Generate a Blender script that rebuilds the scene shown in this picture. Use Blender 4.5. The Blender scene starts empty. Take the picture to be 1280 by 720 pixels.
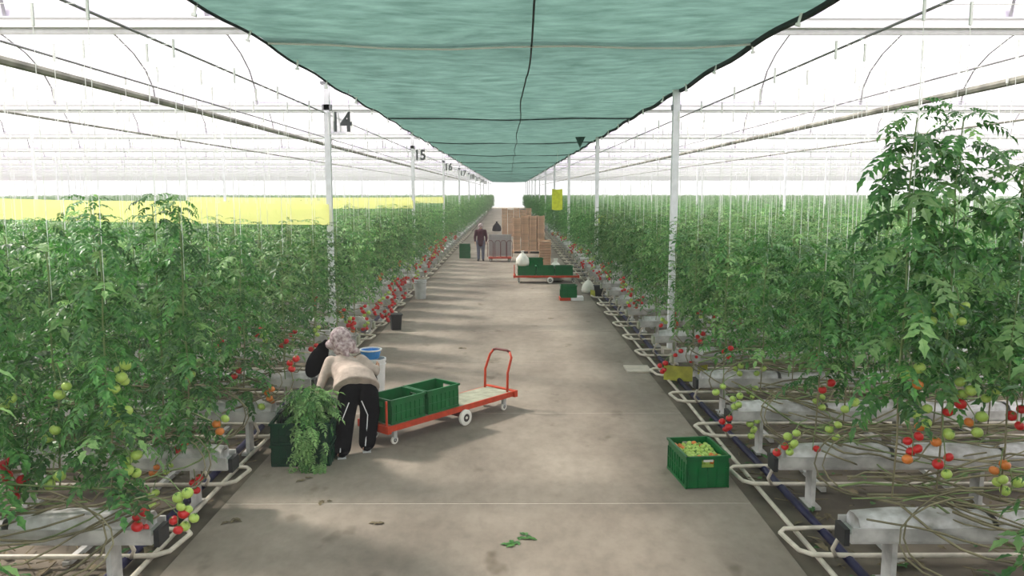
import bpy, bmesh, math, random
from mathutils import Vector, Matrix, Euler
R = random.Random(7)
PI = math.pi
SC = bpy.context.scene
COL = SC.collection

# ------------------------------------------------------------------ camera
F = 1000.0
CAM_H = 3.0
PITCH = math.atan(0.12)
YAW = -0.004
cd = bpy.data.cameras.new('camera')
cam = bpy.data.objects.new('camera', cd)
COL.objects.link(cam)
cd.sensor_width = 36.0
cd.lens = F / 1280 * 36
cd.clip_end = 600
cam.location = (0, 0, CAM_H)
cam.rotation_euler = (PI / 2 - PITCH, 0, YAW)
SC.camera = cam

# ------------------------------------------------------------------ light
SC.view_settings.view_transform = 'Standard'
SC.view_settings.look = 'None'
SC.view_settings.gamma = 1
SC.view_settings.exposure = 0.0
w = bpy.data.worlds.new('sky')
SC.world = w
w.use_nodes = True
bg = w.node_tree.nodes['Background']
bg.inputs[0].default_value = (0.97, 0.98, 1.0, 1)
bg.inputs[1].default_value = 1.85
sd = bpy.data.lights.new('sun', 'SUN')
sun = bpy.data.objects.new('sun', sd)
COL.objects.link(sun)
sd.energy = 14.5
sd.angle = math.radians(6)
sd.color = (1.0, 0.93, 0.8)
sun.rotation_euler = Vector((0.66, -0.36, -0.70)).to_track_quat('-Z', 'Y').to_euler()

# ------------------------------------------------------------------ pixel helpers (used for measuring positions on the ground / at a depth)
_M = Euler((PI / 2 - PITCH, 0, YAW)).to_matrix()
def ray(px, py):
    return _M @ Vector(((px - 640) / F, (360 - py) / F, -1))
def G(px, py, z=0.0):
    d = ray(px, py); t = (z - CAM_H) / d.z
    return Vector((d.x * t, d.y * t, z))
def P(px, py, Y):
    d = ray(px, py); t = Y / d.y
    return Vector((d.x * t, Y, CAM_H + d.z * t))

# ------------------------------------------------------------------ materials
def mat(name, col, rough=0.6, var=0.0, scale=8.0, metal=0.0, bump=0.0, spec=0.3, col2=None, trans=0.0, objrand=0.0):
    m = bpy.data.materials.new(name); m.use_nodes = True
    nt = m.node_tree; N = nt.nodes; L = nt.links
    b = N['Principled BSDF']
    b.inputs['Roughness'].default_value = rough
    b.inputs['Metallic'].default_value = metal
    b.inputs['Specular IOR Level'].default_value = spec
    tc = N.new('ShaderNodeTexCoord')
    nz = N.new('ShaderNodeTexNoise'); nz.inputs['Scale'].default_value = scale; nz.inputs['Detail'].default_value = 5
    L.new(tc.outputs['Object'], nz.inputs['Vector'])
    rp = N.new('ShaderNodeValToRGB')
    c2 = col2 if col2 else tuple(min(1, c * (1 - var)) for c in col)
    c1 = col if col2 else tuple(min(1, c * (1 + var)) for c in col)
    rp.color_ramp.elements[0].position = 0.35; rp.color_ramp.elements[1].position = 0.65
    rp.color_ramp.elements[0].color = (*c2, 1); rp.color_ramp.elements[1].color = (*c1, 1)
    L.new(nz.outputs['Fac'], rp.inputs['Fac'])
    out = rp.outputs['Color']
    if objrand:
        oi = N.new('ShaderNodeObjectInfo'); hs = N.new('ShaderNodeHueSaturation')
        mr = N.new('ShaderNodeMapRange'); mr.inputs['To Min'].default_value = 1 - objrand; mr.inputs['To Max'].default_value = 1 + objrand
        L.new(oi.outputs['Random'], mr.inputs['Value']); L.new(mr.outputs['Result'], hs.inputs['Value'])
        L.new(out, hs.inputs['Color']); out = hs.outputs['Color']
    L.new(out, b.inputs['Base Color'])
    if bump:
        bp = N.new('ShaderNodeBump'); bp.inputs['Strength'].default_value = bump; bp.inputs['Distance'].default_value = 0.02
        L.new(nz.outputs['Fac'], bp.inputs['Height']); L.new(bp.outputs['Normal'], b.inputs['Normal'])
    if trans:
        tr = N.new('ShaderNodeBsdfTranslucent'); mx = N.new('ShaderNodeMixShader'); mx.inputs[0].default_value = trans
        L.new(out, tr.inputs['Color']); L.new(b.outputs[0], mx.inputs[1]); L.new(tr.outputs[0], mx.inputs[2])
        L.new(mx.outputs[0], N['Material Output'].inputs['Surface'])
    return m

def film(name, col, tcol, transp, transl, weave=0.0):
    """thin sheet: part of the light passes straight through, part is scattered."""
    m = bpy.data.materials.new(name); m.use_nodes = True
    nt = m.node_tree; N = nt.nodes; L = nt.links
    N.remove(N['Principled BSDF'])
    d = N.new('ShaderNodeBsdfDiffuse'); d.inputs['Color'].default_value = (*col, 1)
    tl = N.new('ShaderNodeBsdfTranslucent'); tl.inputs['Color'].default_value = (*col, 1)
    tp = N.new('ShaderNodeBsdfTransparent'); tp.inputs['Color'].default_value = (*tcol, 1)
    m1 = N.new('ShaderNodeMixShader'); m1.inputs[0].default_value = transl
    L.new(d.outputs[0], m1.inputs[1]); L.new(tl.outputs[0], m1.inputs[2])
    m2 = N.new('ShaderNodeMixShader'); m2.inputs[0].default_value = transp
    L.new(m1.outputs[0], m2.inputs[1]); L.new(tp.outputs[0], m2.inputs[2])
    L.new(m2.outputs[0], N['Material Output'].inputs['Surface'])
    if weave:
        tc = N.new('ShaderNodeTexCoord'); mp = N.new('ShaderNodeMapping'); mp.inputs['Scale'].default_value = (0.8, 1.7, 1)
        nz = N.new('ShaderNodeTexNoise'); nz.inputs['Scale'].default_value = 2.2; nz.inputs['Detail'].default_value = 9; nz.inputs['Roughness'].default_value = 0.65
        L.new(tc.outputs['Object'], mp.inputs[0]); L.new(mp.outputs[0], nz.inputs['Vector'])
        rp = N.new('ShaderNodeValToRGB')
        rp.color_ramp.elements[0].position = 0.3; rp.color_ramp.elements[1].position = 0.72
        rp.color_ramp.elements[0].color = tuple(c * (1 - weave) for c in col) + (1,)
        rp.color_ramp.elements[1].color = tuple(min(1, c * (1 + weave) + 0.03) for c in col) + (1,)
        L.new(nz.outputs['Fac'], rp.inputs['Fac'])
        L.new(rp.outputs[0], d.inputs[0]); L.new(rp.outputs[0], tl.inputs[0])
    return m

def floor_mat():
    m = bpy.data.materials.new('dusty_concrete'); m.use_nodes = True
    nt = m.node_tree; N = nt.nodes; L = nt.links; b = N['Principled BSDF']
    b.inputs['Roughness'].default_value = 0.75; b.inputs['Specular IOR Level'].default_value = 0.2
    ge = N.new('ShaderNodeNewGeometry')
    mp = N.new('ShaderNodeMapping'); mp.inputs['Scale'].default_value = (1, 0.6, 1)
    L.new(ge.outputs['Position'], mp.inputs[0])
    def noise(s, d, r=0.55):
        n = N.new('ShaderNodeTexNoise'); n.inputs['Scale'].default_value = s; n.inputs['Detail'].default_value = d
        n.inputs['Roughness'].default_value = r; L.new(mp.outputs[0], n.inputs['Vector']); return n
    a = noise(0.55, 6); r1 = N.new('ShaderNodeValToRGB')
    r1.color_ramp.elements[0].position = 0.32; r1.color_ramp.elements[1].position = 0.68
    r1.color_ramp.elements[0].color = (0.185, 0.155, 0.122, 1); r1.color_ramp.elements[1].color = (0.35, 0.305, 0.245, 1)
    L.new(a.outputs['Fac'], r1.inputs[0])
    c = noise(7, 8, 0.7); r2 = N.new('ShaderNodeValToRGB')
    r2.color_ramp.elements[0].position = 0.3; r2.color_ramp.elements[1].position = 0.6
    r2.color_ramp.elements[0].color = (0.78, 0.78, 0.78, 1); r2.color_ramp.elements[1].color = (1, 1, 1, 1)
    L.new(c.outputs['Fac'], r2.inputs[0])
    mx = N.new('ShaderNodeMix'); mx.data_type = 'RGBA'; mx.blend_type = 'MULTIPLY'; mx.inputs[0].default_value = 1
    L.new(r1.outputs[0], mx.inputs[6]); L.new(r2.outputs[0], mx.inputs[7])
    v = noise(2.3, 3, 0.5); r3 = N.new('ShaderNodeValToRGB')
    r3.color_ramp.elements[0].position = 0.27; r3.color_ramp.elements[1].position = 0.36
    r3.color_ramp.elements[0].color = (0.62, 0.6, 0.56, 1); r3.color_ramp.elements[1].color = (1, 1, 1, 1)
    L.new(v.outputs['Fac'], r3.inputs[0])
    m2 = N.new('ShaderNodeMix'); m2.data_type = 'RGBA'; m2.blend_type = 'MULTIPLY'; m2.inputs[0].default_value = 1
    L.new(mx.outputs[2], m2.inputs[6]); L.new(r3.outputs[0], m2.inputs[7])
    L.new(m2.outputs[2], b.inputs['Base Color'])
    bp = N.new('ShaderNodeBump'); bp.inputs['Strength'].default_value = 0.25; bp.inputs['Distance'].default_value = 0.01
    L.new(c.outputs['Fac'], bp.inputs['Height']); L.new(bp.outputs[0], b.inputs['Normal'])
    return m

M = {}
M['floor'] = floor_mat()
M['joint'] = mat('pale_joint', (0.52, 0.47, 0.39), 0.9, 0.1)
M['ground'] = mat('grey_ground_cover', (0.13, 0.11, 0.08), 0.9, 0.4, 1.5, bump=0.4)
M['roof'] = film('roof_film', (0.72, 0.695, 0.77), (0.91, 0.89, 0.96), 0.37, 0.85)
M['wallfilm'] = film('wall_film', (0.96, 0.96, 0.97), (1, 1, 1), 0.85, 0.9)
M['shade'] = film('green_shade_net', (0.085, 0.172, 0.138), (0.40, 0.62, 0.55), 0.02, 0.62, 0.30)
M['edge'] = mat('black_hem', (0.02, 0.03, 0.03), 0.8)
M['steel'] = mat('galvanised_steel', (0.84, 0.85, 0.86), 0.5, 0.06, 10, 0.0)
M['darksteel'] = mat('dark_steel', (0.30, 0.30, 0.31), 0.5, 0.1, 10, 0.3)
M['gutterw'] = mat('white_painted_steel', (0.88, 0.88, 0.89), 0.5, 0.03)
M['duct'] = mat('olive_grey_pipe', (0.22, 0.22, 0.18), 0.6, 0.4, 3)
M['twine'] = mat('white_twine', (0.85, 0.88, 0.82), 0.8)
M['whitepipe'] = mat('cream_pipe', (0.60, 0.55, 0.45), 0.5, 0.25, 5)
M['hose'] = mat('navy_hose', (0.02, 0.02, 0.06), 0.5, 0.3, 6)
M['bag'] = mat('white_grow_bag', (0.76, 0.76, 0.75), 0.4, 0.12, 7, bump=1.0, col2=(0.38, 0.37, 0.34))
M['trough'] = mat('white_trough', (0.50, 0.49, 0.46), 0.6, 0.3, 5)
M['drain'] = mat('black_end_cap', (0.03, 0.03, 0.03), 0.6)
M['leaf'] = mat('tomato_leaf', (0.12, 0.31, 0.07), 0.45, 0.0, 9, spec=0.5, col2=(0.03, 0.135, 0.03), trans=0.33, objrand=0.45)
M['leafp'] = mat('pale_tomato_leaf', (0.30, 0.50, 0.17), 0.5, 0.0, 6, spec=0.5, col2=(0.15, 0.33, 0.10), trans=0.35, objrand=0.3)
M['stem'] = mat('green_stem', (0.22, 0.30, 0.12), 0.6, 0.2, 5)
M['oldstem'] = mat('old_vine_stem', (0.24, 0.22, 0.13), 0.7, 0.35, 3)
M['tg'] = mat('green_tomato', (0.45, 0.62, 0.13), 0.3, 0.15, 10, spec=0.5)
M['tr'] = mat('red_tomato', (0.62, 0.02, 0.02), 0.3, 0.1, 10, spec=0.5)
M['to'] = mat('orange_tomato', (0.72, 0.22, 0.04), 0.3, 0.15, 10, spec=0.5)
M['calyx'] = mat('calyx', (0.10, 0.25, 0.05), 0.6)
M['sheet'] = film('yellow_sticky_film', (1.0, 1.0, 0.52), (1.0, 1.0, 0.80), 0.5, 0.75)
M['ycard'] = mat('yellow_card', (0.80, 0.85, 0.10), 0.5, 0.1, trans=0.4)
M['olive'] = mat('olive_yellow_sheet', (0.60, 0.60, 0.10), 0.5, 0.15)
M['sign'] = film('clear_white_sign', (0.95, 0.95, 0.95), (1, 1, 1), 0.6, 0.9)
M['ink'] = mat('grey_numeral', (0.10, 0.11, 0.11), 0.6)
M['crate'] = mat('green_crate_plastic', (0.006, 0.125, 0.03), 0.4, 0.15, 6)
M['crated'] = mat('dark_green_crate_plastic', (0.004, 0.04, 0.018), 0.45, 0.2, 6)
M['label'] = mat('pale_label', (0.7, 0.72, 0.65), 0.5)
M['red'] = mat('orange_red_paint', (0.50, 0.055, 0.02), 0.4, 0.15, 12)
M['maroon'] = mat('dark_red_grip', (0.13, 0.03, 0.025), 0.5)
M['deck'] = mat('worn_deck', (0.33, 0.34, 0.25), 0.7, 0.2, 8)
M['tyre'] = mat('dark_tyre', (0.06, 0.05, 0.045), 0.7)
M['whitewheel'] = mat('white_wheel', (0.80, 0.78, 0.70), 0.5, 0.08)
M['bluep'] = mat('blue_plastic', (0.05, 0.25, 0.60), 0.4, 0.1)
M['whitep'] = mat('white_plastic', (0.80, 0.80, 0.78), 0.4, 0.05)
M['greyp'] = mat('grey_plastic', (0.48, 0.49, 0.47), 0.5, 0.1)
M['blackcloth'] = mat('black_cloth', (0.004, 0.004, 0.005), 0.95, 0.3, 20, spec=.05)
M['beige'] = mat('beige_cloth', (0.47, 0.39, 0.33), 0.9, 0.16, 9, bump=0.9, spec=.1)
M['scarf'] = mat('printed_headscarf', (0.66, 0.56, 0.54), 0.8, 0.0, 26, col2=(0.26, 0.17, 0.18), bump=0.3)
M['skin'] = mat('skin', (0.50, 0.28, 0.18), 0.55)
M['stripe'] = mat('white_stripe', (0.8, 0.8, 0.8), 0.7)
M['maroont'] = mat('maroon_cloth', (0.06, 0.012, 0.02), 0.8)
M['denim'] = mat('grey_blue_cloth', (0.13, 0.14, 0.19), 0.85, 0.2, 20)
M['board'] = mat('brown_cardboard', (0.68, 0.44, 0.29), 0.8, 0.12, 4, objrand=0.12)
M['boardd'] = mat('shaded_cardboard_inside', (0.12, 0.06, 0.035), 0.9)  # shade in the tray gaps, painted in as dark brown
M['wire'] = mat('grey_cart_mesh', (0.45, 0.43, 0.42), 0.5)
M['litter'] = mat('dry_litter', (0.17, 0.14, 0.08), 0.9, 0.4, 8)
M['sack'] = mat('white_sack', (0.78, 0.78, 0.68), 0.7, 0.1, 6, bump=0.4)

# ------------------------------------------------------------------ mesh builder
class MB:
    def __init__(s):
        s.v = []; s.f = []; s.m = []
    def add(s, vs, fs, mi=0):
        o = len(s.v); s.v.extend([tuple(v) for v in vs])
        for f in fs: s.f.append(tuple(i + o for i in f)); s.m.append(mi)
    def box(s, c, size, rot=None, mi=0, taper=1.0):
        hx, hy, hz = size[0] / 2, size[1] / 2, size[2] / 2
        vs = []
        for z, k in ((-hz, taper), (hz, 1.0)):
            for x, y in ((-hx, -hy), (hx, -hy), (hx, hy), (-hx, hy)):
                v = Vector((x * k, y * k, z))
                if rot: v = rot @ v
                vs.append(v + Vector(c))
        s.add(vs, [(3, 2, 1, 0), (4, 5, 6, 7), (0, 1, 5, 4), (1, 2, 6, 5), (2, 3, 7, 6), (3, 0, 4, 7)], mi)
    def tube(s, pts, r, n=6, mi=0, cap=True):
        pts = [Vector(p) for p in pts]; k = len(pts)
        rs = r if isinstance(r, (list, tuple)) else [r] * k
        vs = []; prev = None
        for i, p in enumerate(pts):
            d = (pts[min(i + 1, k - 1)] - pts[max(i - 1, 0)])
            if d.length < 1e-9: d = Vector((0, 0, 1))
            d.normalize()
            if prev is None:
                a = Vector((0, 0, 1)) if abs(d.z) < 0.9 else Vector((1, 0, 0))
                u = d.cross(a).normalized()
            else:
                u = (prev - d * prev.dot(d))
                u = u.normalized() if u.length > 1e-6 else d.orthogonal().normalized()
            prev = u; w_ = d.cross(u)
            for j in range(n):
                a = 2 * PI * j / n
                vs.append(p + (u * math.cos(a) + w_ * math.sin(a)) * rs[i])
        fs = []
        for i in range(k - 1):
            for j in range(n):
                j2 = (j + 1) % n
                fs.append((i * n + j, i * n + j2, (i + 1) * n + j2, (i + 1) * n + j))
        if cap:
            fs.append(tuple(range(n - 1, -1, -1))); fs.append(tuple((k - 1) * n + j for j in range(n)))
        s.add(vs, fs, mi)
    def lathe(s, prof, n=16, c=(0, 0, 0), mi=0, axis=None):
        vs = []; 
        for (r, z) in prof:
            for j in range(n):
                a = 2 * PI * j / n; v = Vector((r * math.cos(a), r * math.sin(a), z))
                if axis: v = axis @ v
                vs.append(v + Vector(c))
        fs = []
        for i in range(len(prof) - 1):
            for j in range(n):
                j2 = (j + 1) % n
                fs.append((i * n + j, i * n + j2, (i + 1) * n + j2, (i + 1) * n + j))
        s.add(vs, fs, mi)
    def ball(s, c, r, n=10, k=6, mi=0, sc=(1, 1, 1)):
        prof = [(max(1e-4, r * math.sin(PI * i / k)), -r * math.cos(PI * i / k)) for i in range(k + 1)]
        o = len(s.v); s.lathe(prof, n, (0, 0, 0), mi)
        for i in range(o, len(s.v)):
            v = s.v[i]; s.v[i] = (v[0] * sc[0] + c[0], v[1] * sc[1] + c[1], v[2] * sc[2] + c[2])
    def mesh(s, name, mats, smooth=False):
        me = bpy.data.meshes.new(name)
        me.from_pydata(s.v, [], s.f)
        for m in (mats if isinstance(mats, (list, tuple)) else [mats]): me.materials.append(m)
        me.polygons.foreach_set('material_index', s.m)
        if smooth: me.polygons.foreach_set('use_smooth', [True] * len(s.f))
        me.update(); return me
    def build(s, name, mats, parent=None, loc=None, smooth=False):
        return link(name, s.mesh(name, mats, smooth), parent, loc)

def link(name, me, parent=None, loc=None, rot=None, scale=None):
    o = bpy.data.objects.new(name, me); COL.objects.link(o)
    if parent: o.parent = parent
    if loc is not None: o.location = loc
    if rot is not None: o.rotation_euler = rot
    if scale is not None: o.scale = scale if isinstance(scale, (tuple, list)) else (scale,) * 3
    return o
def tag(o, label=None, cat=None, group=None, kind=None):
    if label: o['label'] = label
    if cat: o['category'] = cat
    if group: o['group'] = group
    if kind: o['kind'] = kind
    return o
def empty(name, loc=(0, 0, 0), rz=0.0, label=None, cat=None, group=None, kind=None):
    o = bpy.data.objects.new(name, None); COL.objects.link(o); o.empty_display_size = 0.1
    o.location = loc; o.rotation_euler = (0, 0, rz)
    return tag(o, label, cat, group, kind)
def kids(o): return [c for c in KID.get(o.name, [])]
KID = {}
def copy_tree(o, parent=None):
    ch = [c for c in bpy.data.objects if c.parent == o] if parent is None else list(o.children)
    c = o.copy(); COL.objects.link(c)
    if parent: c.parent = parent
    for k in list(o.children): copy_tree(k, c)
    return c
ORD = ['first', 'second', 'third', 'fourth', 'fifth', 'sixth', 'seventh', 'eighth', 'ninth', 'tenth', 'eleventh', 'twelfth',
       'thirteenth', 'fourteenth', 'fifteenth', 'sixteenth', 'seventeenth', 'eighteenth', 'nineteenth', 'twentieth']
def ordn(i):
    if i < 20: return ORD[i]
    t, u = divmod(i + 1, 10)
    tens = {2: 'twent', 3: 'thirt', 4: 'fort', 5: 'fift', 6: 'sixt', 7: 'sevent', 8: 'eight', 9: 'ninet'}[t]
    return tens + 'ieth' if u == 0 else tens + 'y-' + ORD[u - 1]

# ------------------------------------------------------------------ layout numbers
Y0, Y1 = -6.0, 152.0           # aisle floor extent
AL, AR = -2.75, 2.35           # aisle edges
ROW0, DROW = 5.8, 1.6
GUT0, DGUT = 10.3, 10.0        # gutters across
ZG = 4.98
POST0, DPOST = 14.6, 12.8
XW = 100.0

# ------------------------------------------------------------------ setting: ground, aisle floor
mb = MB(); mb.box((0, 70, -0.06), (2 * XW, 180, 0.08)); tag(mb.build('floor', M['ground']), kind='structure')
fl = empty('floor', (0, 0, 0), kind='structure')
ys = [4.26 + 3.2 * i for i in range(-3, 47)]
for i in range(len(ys) - 1):
    mb = MB(); mb.box(((AL + AR) / 2, (ys[i] + ys[i + 1]) / 2, -0.02), (AR - AL, 3.2 - 0.022, 0.04))
    mb.build('concrete_slab', M['floor'], fl)
mb = MB()
for y in ys: mb.box(((AL + AR) / 2, y, -0.02), (AR - AL, 0.022, 0.034))
tag(mb.build('joint_filler', M['joint'], fl), kind='stuff')

# walls
for nm, c, s in (('wall_back', (0, 153, 2.5), (2 * XW, 0.05, 5.2)), ('wall_left', (-XW, 66, 2.5), (0.05, 176, 5.2)), ('wall_right', (XW, 66, 2.5), (0.05, 176, 5.2))):
    mb = MB(); mb.box(c, s); tag(mb.build(nm, M['wallfilm']), kind='structure')

# roof vaults over every bay, with arches, gutters and chords as parts
RISE = 1.7
def vault(y0, y1, k):
    a = PI * k
    return (y0 + y1) / 2 - (y1 - y0) / 2 * math.cos(a), ZG + 0.12 + RISE * math.sin(a) ** 0.85
ceil = empty('ceiling', (0, 0, ZG), kind='structure')
arch_me = None
def arch_mesh(r):
    mb = MB(); pts = [(0, *(lambda q: (q[0], q[1]))(vault(0, DGUT, k / 14))) for k in range(15)]
    mb.tube([(0, p[1], p[2] - 0.03 - ZG) for p in pts], r, 5); return mb.mesh('roof_arch', M['darksteel'])
A1 = arch_mesh(0.022)
narch = 0; far = MB()
for b in range(-1, 14):
    y0 = GUT0 + DGUT * b; y1 = y0 + DGUT
    mb = MB(); vs = []; n = 14
    for k in range(n + 1):
        y, z = vault(y0, y1, k / n)
        vs += [(-XW, y, z - ZG), (XW, y, z - ZG)]
    mb.add(vs, [(2 * k, 2 * k + 1, 2 * k + 3, 2 * k + 2) for k in range(n)])
    mb.build('roof_film', M['roof'], ceil, smooth=True)
    # gutter
    mb = MB(); mb.box((0, y0, 0.10), (2 * XW, 0.20, 0.12), taper=0.6 and 1.0)
    mb.box((0, y0 - 0.11, 0.155), (2 * XW, 0.03, 0.02))
    mb.build('rain_gutter', M['gutterw'], ceil)
    mb = MB(); mb.tube([(-XW, y0, 0.0), (XW, y0, 0.0)], 0.035, 6); mb.build('lower_chord', M['steel'], ceil)
    lim = 0.72 * max(y1, 12) + 3
    x = -XW + 1.25
    while x < XW:
        if abs(x) < lim:
            if b <= 5 and abs(x) < 34 and narch < 150:
                link('roof_arch', A1, ceil, (x, y0, 0)); narch += 1
            else:
                far.tube([(x, y0 + vault(0, DGUT, k / 7)[0], vault(0, DGUT, k / 7)[1] - 0.03 - ZG) for k in range(8)], 0.022, 3, cap=False)
        x += 2.5
    # curved purlins that run the length of the bay roof
tag(far.build('distant_arch', M['darksteel'], ceil), kind='stuff')
# end gable of the roof
# added scattering volume: a thin even haze that pales the far rows
mb = MB(); mb.box((0, 72, 4.0), (2 * XW - 1, 160, 7.8))
hz = mb.build('haze', None); hz['kind'] = 'stuff'; hz['label'] = 'thin bright haze filling the greenhouse air'; hz['category'] = 'haze'
hm = bpy.data.materials.new('haze'); hm.use_nodes = True; hn = hm.node_tree.nodes; hn.remove(hn['Principled BSDF'])
hv = hn.new('ShaderNodeVolumeScatter'); hv.inputs['Density'].default_value = 0.0032; hv.inputs['Color'].default_value = (1, 1, 1, 1)
hm.node_tree.links.new(hv.outputs[0], hn['Material Output'].inputs['Volume']); hz.data.materials.clear(); hz.data.materials.append(hm)
# ------------------------------------------------------------------ posts
def post(x, y, ztop, r, name, label, group=None, base=True):
    t = empty(name, (x, y, 0), label=label, cat='post', group=group)
    mb = MB(); mb.box((0, 0, ztop / 2), (2 * r, 2 * r, ztop)); mb.build('shaft', M['steel'], t)
    if base:
        mb = MB(); mb.box((0, 0, 0.06), (0.3, 0.3, 0.14)); mb.build('footing', M['joint'], t)
        mb = MB(); mb.box((0, 0, ztop - 0.45), (0.16, 0.10, 0.10)); mb.box((0.0, 0, ztop - 0.02), (0.2, 0.12, 0.05)); mb.build('bracket', M['darksteel'], t)
    return t
NP = 11
PL, PR = -3.25, 3.0
for i in range(NP):
    y = POST0 + DPOST * i
    d = 'nearest' if i == 0 else ordn(i)
    post(PL, y, 4.95, 0.05, 'support_post', f'{d} steel post on the left of the aisle, carrying number {14 + i}' if i < 5 else f'{d} steel post along the left edge of the aisle, far away')
    post(PR, y, 4.95, 0.06, 'support_post', f'{d} pale steel post along the right edge of the aisle')
# posts out in the crop
for s, base in ((-1, PL), (1, PR)):
    for j in range(1, 9):
        for i in range(0, 8):
            x = base + s * 6.4 * j; y = POST0 + DPOST * i
            if abs(x) < 0.70 * y:
                sd_ = 'left' if s < 0 else 'right'
                post(x, y, 4.95, 0.035, 'support_post', f'thin grey post standing in the {sd_} crop, {ordn(j-1)} line out from aisle, {ordn(i)} deep', 'thin posts standing in the crop', False)

# longitudinal bars
def bar(x0, z, r, m, name, label, y0=-4, y1=150, cat='pipe', x1=None):
    mb = MB(); mb.tube([(x0, y0, z), (x0, y1, z)], r, 8); return tag(mb.build(name, M[m]), label, cat)
bar(PL - 0.03, 4.40, 0.013, 'darksteel', 'tie_rail', 'thin dark steel rail running along the left line of posts', cat='rail')
bar(PR + 0.25, 4.40, 0.013, 'darksteel', 'tie_rail', 'thin dark steel rail running along the right line of posts', cat='rail')
bar(-4.65, 4.20, 0.045, 'duct', 'overhead_pipe', 'thick dark overhead pipe above the left crop')
bar(5.5, 4.20, 0.045, 'duct', 'overhead_pipe', 'thick dark overhead pipe above the right crop')
bar(-4.2, 4.24, 0.012, 'darksteel', 'overhead_cable', 'thin cable just inside the thick pipe on the left', cat='cable')
bar(5.2, 4.37, 0.012, 'darksteel', 'overhead_cable', 'thin cable just inside the thick pipe on the right', cat='cable')
bar(-7.6, 4.2, 0.02, 'duct', 'overhead_pipe', 'thin dark overhead pipe farther out above the left crop')
bar(8.6, 4.2, 0.02, 'duct', 'overhead_pipe', 'thin dark overhead pipe farther out above the right crop')

# ------------------------------------------------------------------ number signs
def sign(n, y):
    q = n - 14; lab = ('nearest and largest' if q == 0 else ordn(q) + ' nearest') + f' number sign, hanging at the {"nearest" if q == 0 else ordn(q)} left post'
    t = empty('number_sign', (PL + 0.26, y, 4.22), label=lab, cat='sign')
    mb = MB(); mb.box((0, 0, 0), (0.46, 0.012, 0.40)); mb.build('board', M['sign'], t)
    cu = bpy.data.curves.new('numeral', 'FONT'); cu.body = str(n); cu.size = 0.47; cu.align_x = 'CENTER'; cu.align_y = 'CENTER'
    cu.extrude = 0.003; cu.offset = 0.014
    o = bpy.data.objects.new('numeral', cu); COL.objects.link(o)
    dg = bpy.context.evaluated_depsgraph_get(); me = bpy.data.meshes.new_from_object(o.evaluated_get(dg))
    bpy.data.objects.remove(o); me.materials.clear(); me.materials.append(M['ink'])
    k = link('numeral', me, t, (0, -0.011, 0), (PI / 2, 0, 0), (0.85, 1, 1))
    mb = MB()
    for sx in (-0.15, 0.15): mb.tube([(sx, 0, 0.2), (sx, 0, 0.62)], 0.004, 4)
    mb.build('hanger', M['darksteel'], t)
for i in range(8): sign(14 + i, POST0 + DPOST * i - 0.1)

# ------------------------------------------------------------------ shade net over the aisle
net = empty('shade_net', (0, 0, 4.85), label='long green shade net stretched above the concrete aisle', cat='shade net')
CL, CR = -3.02, 3.06
def netz(x, y):
    t = ((y - GUT0) / DGUT) % 1.0
    u = (x - CL) / (CR - CL)
    sag = -0.05 * math.sin(PI * t) * (0.5 + 0.5 * math.sin(PI * u)) - 0.05 * math.sin(PI * u)
    return sag + 0.012 * math.sin(y * 5 + x * 1.3) * math.sin(PI * u) + 0.02 * math.sin(y * 2.1 - x * 2)
rr = random.Random(3)
for k in range(-1, 14):
    y0 = GUT0 + DGUT * k; mb = MB(); nx, ny = 14, (44 if k < 4 else 14)
    vs = [(CL + (CR - CL) * i / nx, y0 + DGUT * j / ny, netz(CL + (CR - CL) * i / nx, y0 + DGUT * j / ny)) for j in range(ny + 1) for i in range(nx + 1)]
    mb.add(vs, [(j * (nx + 1) + i, j * (nx + 1) + i + 1, (j + 1) * (nx + 1) + i + 1, (j + 1) * (nx + 1) + i) for j in range(ny) for i in range(nx)])
    mb.build('net_panel', M['shade'], net, smooth=True)
    mb = MB(); mb.tube([(CL + (CR - CL) * i / 8, y0, netz(CL + (CR - CL) * i / 8, y0) - 0.015) for i in range(9)], 0.014, 4); mb.build('gutter_show_line', M['edge'] if k != 0 else M['twine'], net)  # dark and pale lines stand in for the gutters showing through the net
for x, r_, nm in ((CL, 0.018, 'hem'), (CR, 0.04, 'hem'), (0.26, 0.012, 'seam_cord')):
    mb = MB(); mb.tube([(x + (0.03 * math.sin(y * 0.7) if nm == 'seam_cord' else 0), y, netz(x, y) - 0.02) for y in [0.3 + 0.5 * i for i in range(296)]], r_, 5)
    mb.build(nm, M['edge'], net)
CLIP = MB(); CLIP.box((0, 0, 0), (0.025, 0.012, 0.20)); CLIP.box((0, 0, -0.10), (0.05, 0.03, 0.03)); CLIP = CLIP.mesh('clip', M['twine'])
for s, x in ((-1, CL), (1, CR)):
    y = 5.0
    while y < 100:
        link('clip', CLIP, net, (x - s * 0.05 + rr.uniform(-.05, .05), y, netz(x, y) - 0.02), (0, rr.uniform(-.2, .35), 0))
        y += rr.uniform(1.2, 2.6)
mb = MB(); c = P(724, 203, 27); mb.add([(c.x - .16, 27, 4.86), (c.x + .22, 27.05, 4.86), (c.x + .02, 27, 4.45), (c.x - .16, 27.02, 4.86), (c.x + .22, 27.07, 4.86), (c.x + .02, 27.02, 4.45)],
    [(0, 1, 2), (5, 4, 3), (0, 3, 4, 1), (1, 4, 5, 2), (2, 5, 3, 0)])
tag(mb.build('torn_net_flap', M['shade']), 'small triangular flap of net hanging at the right edge far ahead', 'net flap')

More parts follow.
